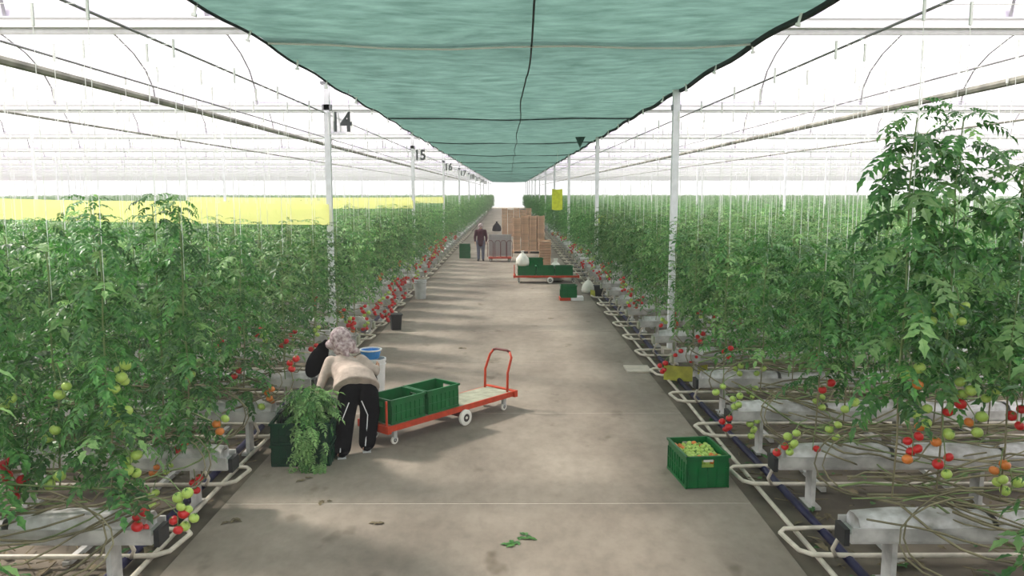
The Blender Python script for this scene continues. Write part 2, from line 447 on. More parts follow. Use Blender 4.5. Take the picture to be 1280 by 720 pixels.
# ------------------------------------------------------------------ leaves
def leaflet(mb, base, d, n, L, W, mi=0, teeth=True):
    """pointed, toothed, folded leaflet; base point, direction d, normal n."""
    d = d.normalized(); s = d.cross(n).normalized(); up = s.cross(d).normalized()
    def q(t, w_, h): return base + d * (L * t) + s * (W * w_) + up * (h * L)
    if teeth:
        vs = [q(0, 0, 0), q(.22, .42, .07), q(.33, .30, .05), q(.52, .50, .05), q(.66, .26, .0), q(1, 0, -.16), q(.66, -.26, .0), q(.52, -.5, .05), q(.33, -.30, .05), q(.22, -.42, .07), q(.5, 0, .0)]
        fs = [(0, 1, 2, 10), (10, 2, 3, 4), (10, 4, 5), (10, 5, 6), (6, 7, 8, 10), (8, 9, 0, 10)]
    else:
        vs = [q(0, 0, 0), q(.4, .45, .06), q(1, 0, -.14), q(.4, -.45, .06)]
        fs = [(0, 1, 2), (0, 2, 3)]
    mb.add(vs, fs, mi)
def leaf(mb, base, az, L, droop, el, rnd, pairs=3, hi=True, mi=0):
    """compound tomato leaf: arching midrib, paired leaflets, one terminal."""
    pts = []; p = Vector(base); e = el; n = 5 if hi else 3; st = L / n
    for i in range(n + 1):
        pts.append(p.copy()); d = Vector((math.cos(az) * math.cos(e), math.sin(az) * math.cos(e), math.sin(e)))
        p = p + d * st; e -= droop / n
    if hi: mb.tube(pts, [0.0045 * (1 - 0.12 * i) for i in range(n + 1)], 3, 1, cap=False)
    side = Vector((-math.sin(az), math.cos(az), 0))
    def at(t):
        f = t * n; i = min(int(f), n - 1); return pts[i].lerp(pts[i + 1], f - i), (pts[i + 1] - pts[i]).normalized()
    for k in range(pairs):
        t = 0.30 + 0.58 * k / max(1, pairs - 1); b, d = at(t); nn = side.cross(d) * -1
        nn = d.cross(side) * -1
        if nn.z < 0: nn = -nn
        for s in (-1, 1):
            dd = d * rnd.uniform(.35, .7) + side * s + Vector((0, 0, rnd.uniform(-.7, .1)))
            ll = L * rnd.uniform(.20, .31) * (1.0 - 0.25 * abs(t - .6))
            leaflet(mb, b, dd, nn + Vector((rnd.uniform(-.3, .3), rnd.uniform(-.3, .3), 0)), ll, ll * rnd.uniform(.38, .56), mi, hi)
    b, d = at(1.0); nn = d.cross(side)
    if nn.z < 0: nn = -nn
    leaflet(mb, b, d, nn, L * .30, L * .15, mi, hi)
lr = random.Random(11)
LEAVES = []
for i in range(6):
    mb = MB(); leaf(mb, (0, 0, 0), 0, lr.uniform(.95, 1.05), lr.uniform(.9, 1.9), lr.uniform(.1, .6), lr, 6, True)
    LEAVES.append(mb.mesh('leaf', [M['leaf'] if i != 4 else M['leafp'], M['stem']]))

def foliage_mesh(seed, z0, z1, n, L, hi, spread=0.0):
    """all the leaves of one plant that stands too far off to show them singly."""
    rnd = random.Random(seed); mb = MB(); az = rnd.uniform(0, 6)
    for i in range(n):
        t = (i + rnd.random()) / n; z = z0 + (z1 - z0) * t; az += 2.4 + rnd.uniform(-.3, .3)
        k = (1.0 - 0.55 * max(0, (t - .82) / .18))
        ll = L * rnd.uniform(.75, 1.15) * k
        leaf(mb, (rnd.uniform(-spread, spread), rnd.uniform(-spread, spread), z), az, ll, rnd.uniform(.8, 1.8), rnd.uniform(-.1, .8), rnd, 4 if hi else 3, hi, 2 if rnd.random() < .26 else 0)
    mb.tube([(0.01 * math.sin(z * 7), 0.01 * math.cos(z * 5), z) for z in [z0 - .6 + (z1 - z0 + .5) * q / 5 for q in range(6)]], 0.009, 3, 1, False)
    return mb.mesh('foliage', [M['leaf'], M['stem'], M['leafp']])
FOL = [foliage_mesh(20 + i, 0.85, 2.52, 70, 0.37, True) for i in range(4)]
FOLM = [foliage_mesh(40 + i, 0.70, 2.50, 56, 0.40, False) for i in range(3)]

# string with its bobbin, from the crop wire down to the plant
def string_mesh(z0, z1):
    mb = MB(); mb.tube([(0, 0, z0), (0, 0, z1)], 0.0035, 3, cap=False); mb.box((0, 0, z1 - .06), (0.018, 0.018, 0.16)); return mb.mesh('support_string', M['twine'])
STR = string_mesh(2.2, 4.32)

# tomatoes
def tomato_mesh(m):
    mb = MB(); prof = []
    k = 7
    for i in range(k + 1):
        a = PI * i / k; prof.append((max(1e-4, math.sin(a) * 1.0), -math.cos(a) * 0.86 - (0.10 if i == k else 0)))
    mb.lathe(prof, 10)
    for j in range(5):
        a = 2 * PI * j / 5; d = Vector((math.cos(a), math.sin(a), -.12)); s = Vector((-math.sin(a), math.cos(a), 0))
        b = Vector((0, 0, .84)); mb.add([b + s * .12, b - s * .12, b + d * .62 + Vector((0, 0, .06))], [(0, 1, 2)], 1)
    mb.tube([(0, 0, .74), (0.05, 0, 1.15)], 0.06, 4, 1)
    return mb.mesh('tomato', [m, M['calyx']], True)
TOM = {'g': tomato_mesh(M['tg']), 'r': tomato_mesh(M['tr']), 'o': tomato_mesh(M['to'])}
CN = {'g': 'green tomato', 'r': 'red tomato', 'o': 'orange half-ripe tomato'}
def add_truss(plant, wp, cols, rnd, rad=0.040):
    """a hanging fruit truss (part) with its tomatoes (sub-parts) near world point wp."""
    loc = Vector(wp) - plant.location
    mb = MB(); n = len(cols)
    h = 0.05 * n * .5 + .05
    sx = 0.0 - loc.x * .0
    top = Vector((-loc.x * .6 * 1, -loc.y * .6, .10 + h * .5)); top = Vector((max(-.18, min(.18, top.x)), max(-.18, min(.18, top.y)), top.z))
    mb.tube([top, top * .5 + Vector((0, 0, h * .4)), Vector((0, 0, h * .3)), Vector((0, 0, -h * .5))], [.006, .005, .004, .003], 4)
    t = mb.build('fruit_truss', M['stem'], plant, loc)
    for i, c in enumerate(cols):
        f = (i + .5) / n; a = i * 2.5 + rnd.uniform(-.4, .4); r = rad * rnd.uniform(.85, 1.12)
        q = Vector((math.cos(a) * r * 1.0, math.sin(a) * r * 1.0, h * .5 - f * (h + .04)))
        o = link('tomato', TOM[c], t, q, (rnd.uniform(-.7, .7), rnd.uniform(-.7, .7), a), r)
        if len(set(cols)) > 1: o['label'] = CN[c]

# ------------------------------------------------------------------ crop rows
NROWS = 91
plants = []           # individually built ones
prnd = random.Random(5)
def row_y(k): return ROW0 + DROW * k
SIDEN = {-1: 'left', 1: 'right'}
XS = {-1: -2.95, 1: 2.85}
def crop_top(s, k, i):
    if s > 0 and k == 0: return 3.62 if i in (0, 1) else 3.3
    if s < 0 and k == 1 and i < 3: return 2.98
    if s < 0 and k in (0, 1) : return 2.80
    return 2.55

def bare_stem_mb(zb, ztop, s, rnd, tail):
    split = 4
    """upright stem, and below it the bare lowered vine lying along the trough and looping over its end."""
    pts = []
    for q in range(7):
        z = ztop - (ztop - zb) * q / 6
        pts.append(Vector((0.012 * math.sin(z * 6), 0.012 * math.cos(z * 4.3), z)))
    if tail:
        sx = s * tail; up = .62 - 0.0; y = pts[-1].y; yo = rnd.uniform(-.16, .16)
        for q in range(1, 9):
            t = q / 8
            pts.append(Vector((sx * t * 1.0, yo * min(1, t * 2) + .03 * math.sin(q * 1.7), max(.66, zb - (zb - .68) * min(1, t * 1.6)) + .05 * math.sin(q * 1.1 + tail))))
    mb = MB()
    if ztop > 1.5: mb.tube(pts[:5], [.005, .006, .007, .008, .008], 4, 1, False); mb.tube(pts[4:], 0.008, 4, 0, False)
    else: mb.tube(pts, 0.008, 4, 0, False)
    return mb

def near_plant(x, y, s, k, i, label):
    top = crop_top(s, k, i); bottom = (1.50 if s > 0 else 0.80) if k == 0 else (1.20 if s > 0 else 0.62)
    t = empty('tomato_plant', (x, y, 0.55), label=label, cat='tomato plant', group=f'tomato plants in {ordn(k)} row from camera, {SIDEN[s]} side')
    dz = -0.55
    tail = prnd.choice([1.6, 2.2, 2.8, -.35, -.5 if i < 2 else 1.2])
    mb = bare_stem_mb(0.75, top - .1, s, prnd, tail)
    o = mb.build('stem', [M['oldstem'], M['stem']], t, (0, 0, dz), smooth=True)
    link('support_string', STR, t, (0.02, 0, dz))
    n = int((top - bottom) / (0.024 if s > 0 else 0.022)); az = prnd.uniform(0, 6)
    for q in range(n):
        f = (q + prnd.random() * .8) / n; z = bottom + (top - bottom) * f; az += 2.4 + prnd.uniform(-.4, .4)
        L = prnd.uniform(.24, .42) * (1 - .5 * max(0, (f - .85) / .15))
        if s > 0 and k == 0: L *= 1.2
        link('leaf', prnd.choice(LEAVES), t, (0, 0, z + dz), (prnd.uniform(-.25, .25), prnd.uniform(-.35, .3), az), L)
    return t
def mid_plant(x, y, s, k, i, label, me):
    t = empty('tomato_plant', (x, y, 0.55), prnd.uniform(0, 6), label=label, cat='tomato plant', group=f'tomato plants in {ordn(k)} row from camera, {SIDEN[s]} side')
    f = link('foliage', me, t, (0, 0, -0.55), None, (1, 1, prnd.uniform(.95, 1.04)))
    f['kind'] = 'stuff'
    link('support_string', STR, t, (0.02, 0, -0.55))
    if k < 8:
        mb = bare_stem_mb(0.68, 1.0, s, prnd, prnd.choice([.8, 1.4, 2.0, -.3])); mb.build('stem', M['oldstem'], t, (0, 0, -0.55))
    return t

budget = 300; chosen = []
cand = []
for k in range(NROWS):
    y = row_y(k)
    for s in (-1, 1):
        for i in range(0, 160):
            x = XS[s] + s * 0.42 * i
            if abs(x) > 0.66 * y + 0.5: break
            if k <= 2: sc = 100 - k
            else: sc = 100.0 / y - (i * 0.55 if i > 2 else i * 0.15)
            cand.append((sc, k, s, i, x, y))
cand.sort(key=lambda c: -c[0])
ind = cand[:budget]; rest = cand[budget:]
LOWSRC = None
for n_, (sc, k, s, i, x, y) in enumerate(sorted(ind, key=lambda c: (c[1], c[2], c[3]))):
    yy = y + (0.10 if i % 2 else -0.10) + prnd.uniform(-.04, .04); xx = x + prnd.uniform(-.06, .06)
    where = 'at the aisle end' if i == 0 else f'{ordn(i)} from the aisle'
    row = 'front row' if k == 0 else f'{ordn(k)} row from the front'
    lab = f'tomato plant {where} in the {row} on the {SIDEN[s]}'
    if k == 0 and s > 0 and i == 0: lab = 'tallest tomato plant at the aisle end of the front row on the right'
    if k <= 2: t = near_plant(xx, yy, s, k, i, lab)
    else: t = mid_plant(xx, yy, s, k, i, lab, prnd.choice(FOL) if k < 14 else prnd.choice(FOLM))
    plants.append((k, s, i, xx, yy, t))

# everything behind those: one counted-out remainder
srcs_m = [next(c for c in bpy.data.objects if c.data == m) for m in FOL[:3]]
srcs_f = [next((c for c in bpy.data.objects if c.data == m), None) for m in FOLM]
srcs_f = [c for c in srcs_f if c] or srcs_m
pv = []; farflag = []
for (sc, k, s, i, x, y) in rest:
    if (y > 45 and i % 2 and i > 6): continue
    pv.append((x + prnd.uniform(-.1, .1), y + (0.12 if i % 2 else -0.12) + prnd.uniform(-.06, .06), 0)); farflag.append(1.0 if (y > 22 or i > 8) else 0.0)
for k in (-1, -2, -3):        # the rows level with and behind the viewer
    for s in (-1, 1):
        for i in range(14): pv.append((XS[s] + s * (.25 + .42 * i), row_y(k) + (.12 if i % 2 else -.12), 0)); farflag.append(0.0)
me = bpy.data.meshes.new('tomato_crop'); me.from_pydata(pv, [], [])
at_ = me.attributes.new('far', 'FLOAT', 'POINT'); at_.data.foreach_set('value', farflag)
crop = link('tomato_crop', me); tag(crop, 'dense mass of tomato plants filling the rows behind the nearer ones', 'crop', kind='stuff')
def crop_nodes():
    ng = bpy.data.node_groups.new('crop_fill', 'GeometryNodeTree')
    ng.interface.new_socket('Geometry', in_out='INPUT', socket_type='NodeSocketGeometry')
    ng.interface.new_socket('Geometry', in_out='OUTPUT', socket_type='NodeSocketGeometry')
    N = ng.nodes; L = ng.links
    gi = N.new('NodeGroupInput'); go = N.new('NodeGroupOutput'); jo = N.new('GeometryNodeJoinGeometry')
    na = N.new('GeometryNodeInputNamedAttribute'); na.data_type = 'FLOAT'; na.inputs['Name'].default_value = 'far'
    inv = N.new('ShaderNodeMath'); inv.operation = 'SUBTRACT'; inv.inputs[0].default_value = 1.0
    L.new(na.outputs[0], inv.inputs[1])
    for srcs, sel in ((srcs_m, inv.outputs[0]), (srcs_f, na.outputs[0])):
        ji = N.new('GeometryNodeJoinGeometry')
        for o in srcs:
            oi = N.new('GeometryNodeObjectInfo'); oi.inputs['Object'].default_value = o; oi.inputs['As Instance'].default_value = True
            L.new(oi.outputs['Geometry'], ji.inputs[0])
        ip = N.new('GeometryNodeInstanceOnPoints'); L.new(gi.outputs[0], ip.inputs['Points']); L.new(sel, ip.inputs['Selection'])
        L.new(ji.outputs[0], ip.inputs['Instance']); ip.inputs['Pick Instance'].default_value = True
        r1 = N.new('FunctionNodeRandomValue'); r1.data_type = 'INT'; r1.inputs['Min'].default_value = 0; r1.inputs['Max'].default_value = max(0, len(srcs) - 1)
        io = [x for x in r1.outputs if x.type == 'INT'][0]
        for ipn in r1.inputs:
            if ipn.type == 'INT' and ipn.name == 'Max': ipn.default_value = len(srcs) - 1
            if ipn.type == 'INT' and ipn.name == 'Min': ipn.default_value = 0
        L.new(io, ip.inputs['Instance Index'])
        r2 = N.new('FunctionNodeRandomValue'); r2.data_type = 'FLOAT_VECTOR'; r2.inputs['Seed'].default_value = 4
        r2.inputs[0].default_value = (0, 0, 0); r2.inputs[1].default_value = (0, 0, 6.28)
        L.new(r2.outputs[0], ip.inputs['Rotation'])
        r3 = N.new('FunctionNodeRandomValue'); r3.data_type = 'FLOAT_VECTOR'; r3.inputs['Seed'].default_value = 9
        r3.inputs[0].default_value = (1, 1, .93); r3.inputs[1].default_value = (1.2, 1.2, 1.06)
        L.new(r3.outputs[0], ip.inputs['Scale'])
        L.new(ip.outputs[0], jo.inputs[0])
    L.new(jo.outputs[0], go.inputs[0]); return ng
md = crop.modifiers.new('fill', 'NODES'); md.node_group = crop_nodes()
# strings of the plants behind: thin twine up to the crop wires
mb = MB()
for (x, y, _) in pv:
    if y < 60 and prnd.random() < .5: mb.tube([(x, y, 2.3), (x + prnd.uniform(-.05, .05), y, 4.33)], 0.003, 3, cap=False); mb.box((x, y, 4.25), (.02, .02, .18))
tag(mb.build('support_strings', M['twine']), 'white support strings rising from the crop to the wires', 'strings', kind='stuff')

# fruit trusses where the photograph shows them
def nearest(k, s, wp):
    c = [q for q in plants if q[0] == k and q[1] == s]
    return min(c, key=lambda q: abs(q[3] - wp.x) + .3 * abs(q[4] - wp.y))[5] if c else None
TR = [(1, 0, 1158, 397, 'ggggg'), (1, 0, 1199, 388, 'ggg'), (1, 0, 1141, 466, 'ggo'), (1, 0, 1208, 479, 'gggg'), (1, 0, 1152, 520, 'gggo'),
      (1, 0, 1141, 556, 'rrrro'), (1, 0, 1192, 507, 'rr'), (1, 0, 1218, 526, 'gog'), (1, 0, 1181, 578, 'rrg'), (1, 0, 1250, 590, 'oogg'),
      (1, 0, 1272, 518, 'rrr'), (1, 0, 1178, 545, 'go'), (1, 0, 1265, 606, 'gg'), (1, 0, 1240, 490, 'gg'),
      (1, 1, 990, 550, 'ggggg'), (1, 1, 976, 560, 'rr'), (1, 1, 1034, 481, 'rr'), (1, 1, 1042, 535, 'ggg'), (1, 1, 1016, 558, 'r'), (1, 1, 1063, 505, 'gg'),
      (1, 2, 907, 528, 'rrrr'), (1, 2, 942, 533, 'ggggg'), (1, 2, 920, 500, 'gggg'), (1, 2, 1024, 500, 'ggg'), (1, 2, 900, 485, 'gg'),
      (1, 3, 922, 462, 'gggg'), (1, 3, 950, 462, 'gg'), (1, 3, 940, 488, 'ggg'), (1, 4, 875, 420, 'rrr'), (1, 4, 867, 447, 'rr'), (1, 4, 848, 440, 'rr'), (1, 4, 828, 458, 'rrrr'),
      (1, 5, 890, 398, 'rg'), (1, 8, 795, 385, 'rrr'), (1, 6, 862, 400, 'gg'), (1, 7, 820, 398, 'gg'),
      (-1, 0, 8, 580, 'rrr'), (-1, 0, 20, 607, 'rrr'), (-1, 0, 150, 467, 'ggggg'), (-1, 0, 134, 516, 'ggg'), (-1, 0, 152, 522, 'gggg'),
      (-1, 0, 62, 540, 'gg'), (-1, 0, 163, 578, 'gggg'), (-1, 0, 175, 648, 'rrrr'), (-1, 0, 228, 624, 'gggg'), (-1, 0, 222, 648, 'rrr'), (-1, 0, 236, 650, 'gg'),
      (-1, 0, 66, 598, 'gg'), (-1, 0, 78, 485, 'gg'), (-1, 0, 8, 500, 'gg'),
      (-1, 1, 276, 528, 'goo'), (-1, 1, 225, 556, 'rr'), (-1, 1, 244, 602, 'rrr'), (-1, 1, 210, 583, 'gg'), (-1, 1, 190, 620, 'ggg'), (-1, 1, 192, 585, 'oo'), (-1, 1, 235, 470, 'gg'),
      (-1, 2, 336, 492, 'oooo'), (-1, 2, 366, 452, 'rrr'), (-1, 2, 295, 465, 'rr'), (-1, 2, 322, 510, 'gg'),
      (-1, 3, 392, 435, 'rrr'), (-1, 3, 323, 413, 'rr'), (-1, 3, 354, 428, 'rr'), (-1, 6, 455, 408, 'rr'), (-1, 7, 478, 392, 'rrrr'), (-1, 7, 488, 384, 'rrrr'), (-1, 7, 484, 396, 'rrrr'), (-1, 9, 505, 368, 'rrr'), (-1, 11, 520, 350, 'rr'),
      (-1, 13, 556, 298, 'rrr'), (-1, 12, 530, 340, 'rr'), (-1, 4, 410, 425, 'gg')]
trnd = random.Random(2)
for s, k, px, py, cols in TR:
    wp = P(px, py, row_y(k) - .12); pl = nearest(k, s, wp)
    if pl: 
        if pl.rotation_euler.z: pl.rotation_euler.z = 0
        add_truss(pl, wp, cols, trnd, 0.041 if k < 4 else .043)
# more fruit on the lower stems of the rows that follow
for (k, s, i, x, y, t) in plants:
    if 3 <= k < 22 and i < 4 and trnd.random() < .55:
        t.rotation_euler.z = 0
        add_truss(t, (x - s * trnd.uniform(0, .12), y - .15, trnd.uniform(.75, 1.15)), trnd.choice(['rrr', 'rrg', 'ggg', 'ggg', 'roo']), trnd, .038)

for (k, s, i, x, y, t) in plants:
    if i == 0 and 5 <= k < 26:
        for q in range(3 if s < 0 else 2):
            add_truss(t, (x - s * trnd.uniform(.02, .30), y - trnd.uniform(.05, .35), trnd.uniform(.45, .85)), trnd.choice(['rrrr', 'rrrr', 'rrro', 'ggr']), trnd, .04)
# ------------------------------------------------------------------ growing troughs, bags, legs, rails, hoses
trough_len = lambda y: min(XW - 6, 0.70 * y + 4)
def lumpy(mb, x0, x1, w_, z0, h, rnd, mi=0, n=6):
    prof = [(-.5, 0), (-.52, .55), (-.36, .95), (0, 1.05), (.36, .95), (.52, .55), (.5, 0)]
    vs = []
    for i in range(n + 1):
        x = x0 + (x1 - x0) * i / n; e = 0.86 if i in (0, n) else 1 + rnd.uniform(-.06, .06)
        for (a, b) in prof: vs.append((x, a * w_ * e, z0 + b * h * e))
    m = len(prof); fs = [(i * m + j, i * m + j + 1, (i + 1) * m + j + 1, (i + 1) * m + j) for i in range(n) for j in range(m - 1)]
    fs += [tuple(range(m)), tuple(reversed([n * m + j for j in range(m)]))]
    mb.add(vs, fs, mi)
brnd = random.Random(21)
BAG = []
for q in range(3):
    mb = MB(); lumpy(mb, 0, 1.0, .26, 0, .13, brnd); BAG.append(mb.mesh('grow_bag', M['bag'], True))
for k in range(0, 60):
    y = row_y(k)
    for s in (-1, 1):
        xs = XS[s] + (.30 * -s); Ln = trough_len(y)
        sdn = SIDEN[s]; row = 'front row' if k == 0 else f'{ordn(k)} row from the front'
        t = empty('growing_trough', (xs, y, 0), label=f'white growing trough under the {row} on the {sdn}', cat='trough')
        mb = MB(); x1 = s * (Ln - abs(xs)) if Ln > abs(xs) + 2 else s * 4
        cx = x1 / 2
        mb.box((cx, 0, .43), (abs(x1), .24, .07)); mb.box((cx, -.13, .47), (abs(x1), .02, .10)); mb.box((cx, .13, .47), (abs(x1), .02, .10))
        mb.build('trough', M['trough'], t)
        nb = 6 if k < 6 else (3 if k < 16 else 1)
        for q in range(nb):
            link('grow_bag', brnd.choice(BAG), t, (s * (.06 + 1.04 * q) if s > 0 else -(.06 + 1.04 * q) - 1.0, 0, .47), (0, 0, brnd.uniform(-.02, .02)))
        if k < 20:
            mb = MB(); mb.box((-s * .02, 0, .43), (.04, .18 , .13)); mb.build('end_cap', M['drain'] if k < 4 else M['deck'], t)
            for q in range(3 if k < 8 else 1):
                mb = MB(); mb.box((s * (.35 + 1.6 * q), 0, .2), (.04, .16, .42)); mb.box((s * (.35 + 1.6 * q), 0, .015), (.12, .26, .03)); mb.build('leg', M['trough'], t)
    # rails between this row and the next: one loop per path and side
    if k < 34:
        yc = y + .5 + .15
        for s in (-1, 1):
            xe = AR + .02 if s > 0 else AL - .02
            ln = s * min(12, trough_len(y) - abs(xe))
            t = empty('pipe_rail', (xe, yc, 0), label=f'white looped pipe rail on the floor behind the {"front row" if k == 0 else ordn(k) + " row"} on the {SIDEN[s]}', cat='pipe rail')
            mb = MB(); h = .27; z = .07
            pts = [(ln, -h, z), (s * .42, -h, z), (s * .10, -h + .02, z), (s * .02, -h + .10, z), (s * -.02, h - .10, z), (s * .04, h - .02, z), (s * .3, h, z), (ln, h, z)]
            mb.tube(pts, .021, 7); mb.build('rail_tube', M['whitepipe'], t, smooth=True)
            mb = MB()
            for q in range(4 if k < 8 else 1): mb.box((s * (.8 + 1.3 * q), 0, .022), (.05, .62, .045))
            mb.build('sleeper', M['trough'], t)
            mb = MB(); mb.tube([(s * .28, -h - .02, z), (s * .22, -h - .08, .16), (s * .26, -h - .12, .30), (s * .42, -h - .16, .42), (s * .50, -h - .22, .46)], .017, 6)
            mb.build('riser_hose', M['whitepipe'], t, smooth=True)
for s in (-1, 1):
    x = (AR + .18) if s > 0 else (AL - .18)
    mb = MB(); pts = []
    for j in range(90): pts.append((x + .012 * math.sin(j * .9), 3 + j * 1.0, .03))
    mb.tube(pts, .022, 7); tag(mb.build('header_pipe', M['whitepipe'], smooth=True), f'long cream pipe along the {SIDEN[s]} edge of the aisle', 'pipe')
    mb = MB(); mb.tube([(x + s * .20 + .03 * math.sin(j * .5), 3 + j * 1.0, .04) for j in range(60)], .036, 8)
    tag(mb.build('drain_hose', M['hose'], smooth=True), f'thick navy hose lying along the {SIDEN[s]} row ends', 'hose')
# fallen leaves and stem bits on the ground between the rows
mb = MB(); fr = random.Random(91)
for q in range(4200):
    s = fr.choice((-1, 1)); y = 4.5 + 22 * fr.random() ** 1.6; x = (AR + .25 if s > 0 else AL - .25) + s * (fr.random() ** 1.3) * 5
    a = fr.uniform(0, 6.28); L = fr.uniform(.05, .15)
    if fr.random() < .3: mb.tube([(x, y, .02), (x + L * 2 * math.cos(a), y + L * 2 * math.sin(a), fr.uniform(.01, .06))], .006, 3, 0, False)
    else: leaflet(mb, Vector((x, y, fr.uniform(-.01, .02))), Vector((math.cos(a), math.sin(a), fr.uniform(0, .4))), Vector((fr.uniform(-.4, .4), fr.uniform(-.4, .4), 1)), L, L * .6, fr.choice((0, 0, 1)))
tag(mb.build('leaf_litter', [M['litter'], M['leaf']]), 'brown and green leaf litter on the ground between the rows', 'leaf litter', kind='stuff')
# crop wires
mb = MB()
for k in range(0, 40):
    for s in (-1, 1):
        for d in (-.14, .14):
            mb.tube([(s * 3.1, row_y(k) + d, 4.34), (s * trough_len(row_y(k)), row_y(k) + d, 4.34)], .0035, 3, cap=False)
tag(mb.build('crop_wires', M['twine']), 'thin steel crop wires strung over every row', 'wires', kind='stuff')

# tangled bare vines lying between the near rows
vr = random.Random(31)
for k in range(0, 5):
    for s in (-1, 1):
        mb = MB()
        for q in range(22 if k < 3 else 14):
            x0 = XS[s] + s * vr.uniform(-.35, .5); y0 = row_y(k) + vr.uniform(-.22, .2); L = vr.uniform(1.2, 3.6); pts = []
            z0 = vr.uniform(.62, .85); dip = vr.uniform(-.45, .25); yd = vr.uniform(-.35, .2)
            for j in range(12):
                t = j / 11
                pts.append((x0 + s * L * t, y0 + yd * math.sin(PI * t) + .05 * math.sin(j * 1.3 + q), max(.12, z0 + dip * math.sin(PI * t) + .04 * math.sin(j + q * 2))))
            mb.tube(pts, vr.uniform(.006, .011), 4, vr.choice((0, 0, 1)), False)
        for q in range(2):   # loops that hang off the trough end
            x0 = XS[s] - s * vr.uniform(.05, .30); pts = []
            for j in range(11):
                a = PI * 1.15 * j / 10 - .2
                pts.append((x0 + s * (.55 - .5 * math.sin(a)) , row_y(k) + vr.uniform(-.02, .02) - .25 + .45 * j / 10 * (q - 2) * .4, .55 + .45 * math.cos(a) * (.6 + .1 * q)))
            mb.tube(pts, .008, 4, 0, False)
        row = 'front row' if k == 0 else f'{ordn(k)} row from the front'
        tag(mb.build('vine_tangle', [M['oldstem'], M['stem']], smooth=True), f'tangle of bare brown vines over the trough of the {row} on the {SIDEN[s]}', 'vines', kind='stuff')

# ------------------------------------------------------------------ yellow bands and cards
def ysheet(x0, x1, y, z0, z1, label, name='yellow_band', m='sheet', cat='sticky band', dz=0.0):
    mb = MB(); n = 10; vs = []
    for i in range(n + 1):
        t = i / n; x = x0 + (x1 - x0) * t; sg = -.03 * math.sin(PI * t) + dz * t
        for yy in (y, y + .004): vs += [(x, yy + .01 * math.sin(7 * t), z0 + sg), (x, yy + .01 * math.sin(7 * t), z1 + sg)]
    fs = []
    for i in range(n):
        a = i * 4; b = a + 4
        fs += [(a, b, b + 1, a + 1), (a + 3, b + 3, b + 2, a + 2), (a + 1, b + 1, b + 3, a + 3), (a + 2, b + 2, b, a)]
    fs += [(0, 1, 3, 2), (n * 4 + 2, n * 4 + 3, n * 4 + 1, n * 4)]
    mb.add(vs, fs); return tag(mb.build(name, M[m]), label, cat)
ysheet(PL + .02, -11.5, POST0 - .15, 2.41, 2.78, 'wide yellow sticky band stretched left from the post of number 14', dz=.18)
ysheet(PL, -16, POST0 + DPOST - .1, 2.45, 2.72, 'pale yellow sticky band stretched left from the post of number 15')
ysheet(PL, -16, POST0 + 2 * DPOST - .1, 2.45, 2.75, 'distant yellow sticky band stretched left from the post of number 16')
a = P(690, 236, 33); b = P(703, 262, 33); yc_ = ysheet(a.x, b.x, 33, b.z, a.z, 'bright yellow card hanging high on the right of the aisle', 'yellow_card', 'ycard', 'sticky card')
mb = MB(); mb.tube([((a.x + b.x) / 2, 33, a.z - .02), ((a.x + b.x) / 2, 33, 4.84)], .005, 4); mb.build('hanger', M['twine'], yc_)
a = P(748, 268, 27); b = P(771, 280, 27); ysheet(a.x, b.x, 27, b.z, a.z, 'yellow-green card beside the second post on the right', 'yellow_card', 'ycard', 'sticky card')
a = P(830, 456, 12.4); b = P(884, 478, 12.4); ysheet(a.x, b.x, 12.4, max(.05, b.z), a.z, 'low olive-yellow sheet at the foot of the nearest right post', 'yellow_sheet', 'olive', 'sticky sheet')
a = P(738, 362, 22.6); b = P(752, 376, 22.6); ysheet(a.x, b.x, 22.6, max(.05, b.z), a.z, 'small olive-yellow sheet low beside the second right post', 'yellow_sheet', 'olive', 'sticky sheet')

# ------------------------------------------------------------------ crates
def crate_parts(t, L, W, H, m='crate', lab=True, ox=0, oy=0, oz=0):
    """open plastic crate with ribbed sides, rim and grip holes; L along x."""
    mt = M[m]; th = .008
    mb = MB(); mb.box((ox, oy, oz + .012), (L - .04, W - .04, .016)); mb.build('base', mt, t)
    for s in (-1, 1):
        mb = MB(); y = oy + s * (W / 2 - .014)      # long side
        mb.box((ox, y, oz + H * .5), (L - .02, th, H - .02))
        n = max(4, int(L / .075))
        for i in range(n + 1): mb.box((ox - L / 2 + .02 + (L - .04) * i / n, y + s * .008, oz + H * .40), (.010, .012, H * .72))
        mb.box((ox, y + s * .007, oz + H * .42), (L - .03, .010, .012)); mb.box((ox, y + s * .008, oz + .015), (L - .02, .014, .03))
        mb.build('side_wall', mt, t)
        mb = MB(); x = ox + s * (L / 2 - .014); g = .055   # short side with a grip hole
        mb.box((x, oy, oz + H * .33), (th, W - .02, H * .62)); mb.box((x, oy, oz + H * .93), (th, W - .02, H * .12))
        for q in (-1, 1): mb.box((x, oy + q * (W / 4 + g / 2), oz + H * .76), (th, W / 2 - g - .02, H * .24))
        for i in range(5): mb.box((x + s * .008, oy - W / 2 + .03 + (W - .06) * i / 4, oz + H * .33), (.012, .010, H * .60))
        mb.build('end_wall', mt, t)
    mb = MB()
    for s in (-1, 1):
        mb.box((ox, oy + s * (W / 2 - .006), oz + H - .012), (L + .012, .026, .024)); mb.box((ox + s * (L / 2 - .006), oy, oz + H - .012), (.026, W + .012, .024))
    mb.build('rim', mt, t)
    if lab:
        mb = MB(); mb.box((ox - L / 2 + .002, oy, oz + H * .86), (.006, .10, .022)); mb.build('sticker', M['label'], t)
def crate(loc, rz, L, W, H, label, m='crate', group=None, lab=True):
    t = empty('plastic_crate', loc, rz, label, 'crate', group); crate_parts(t, L, W, H, m, lab); return t

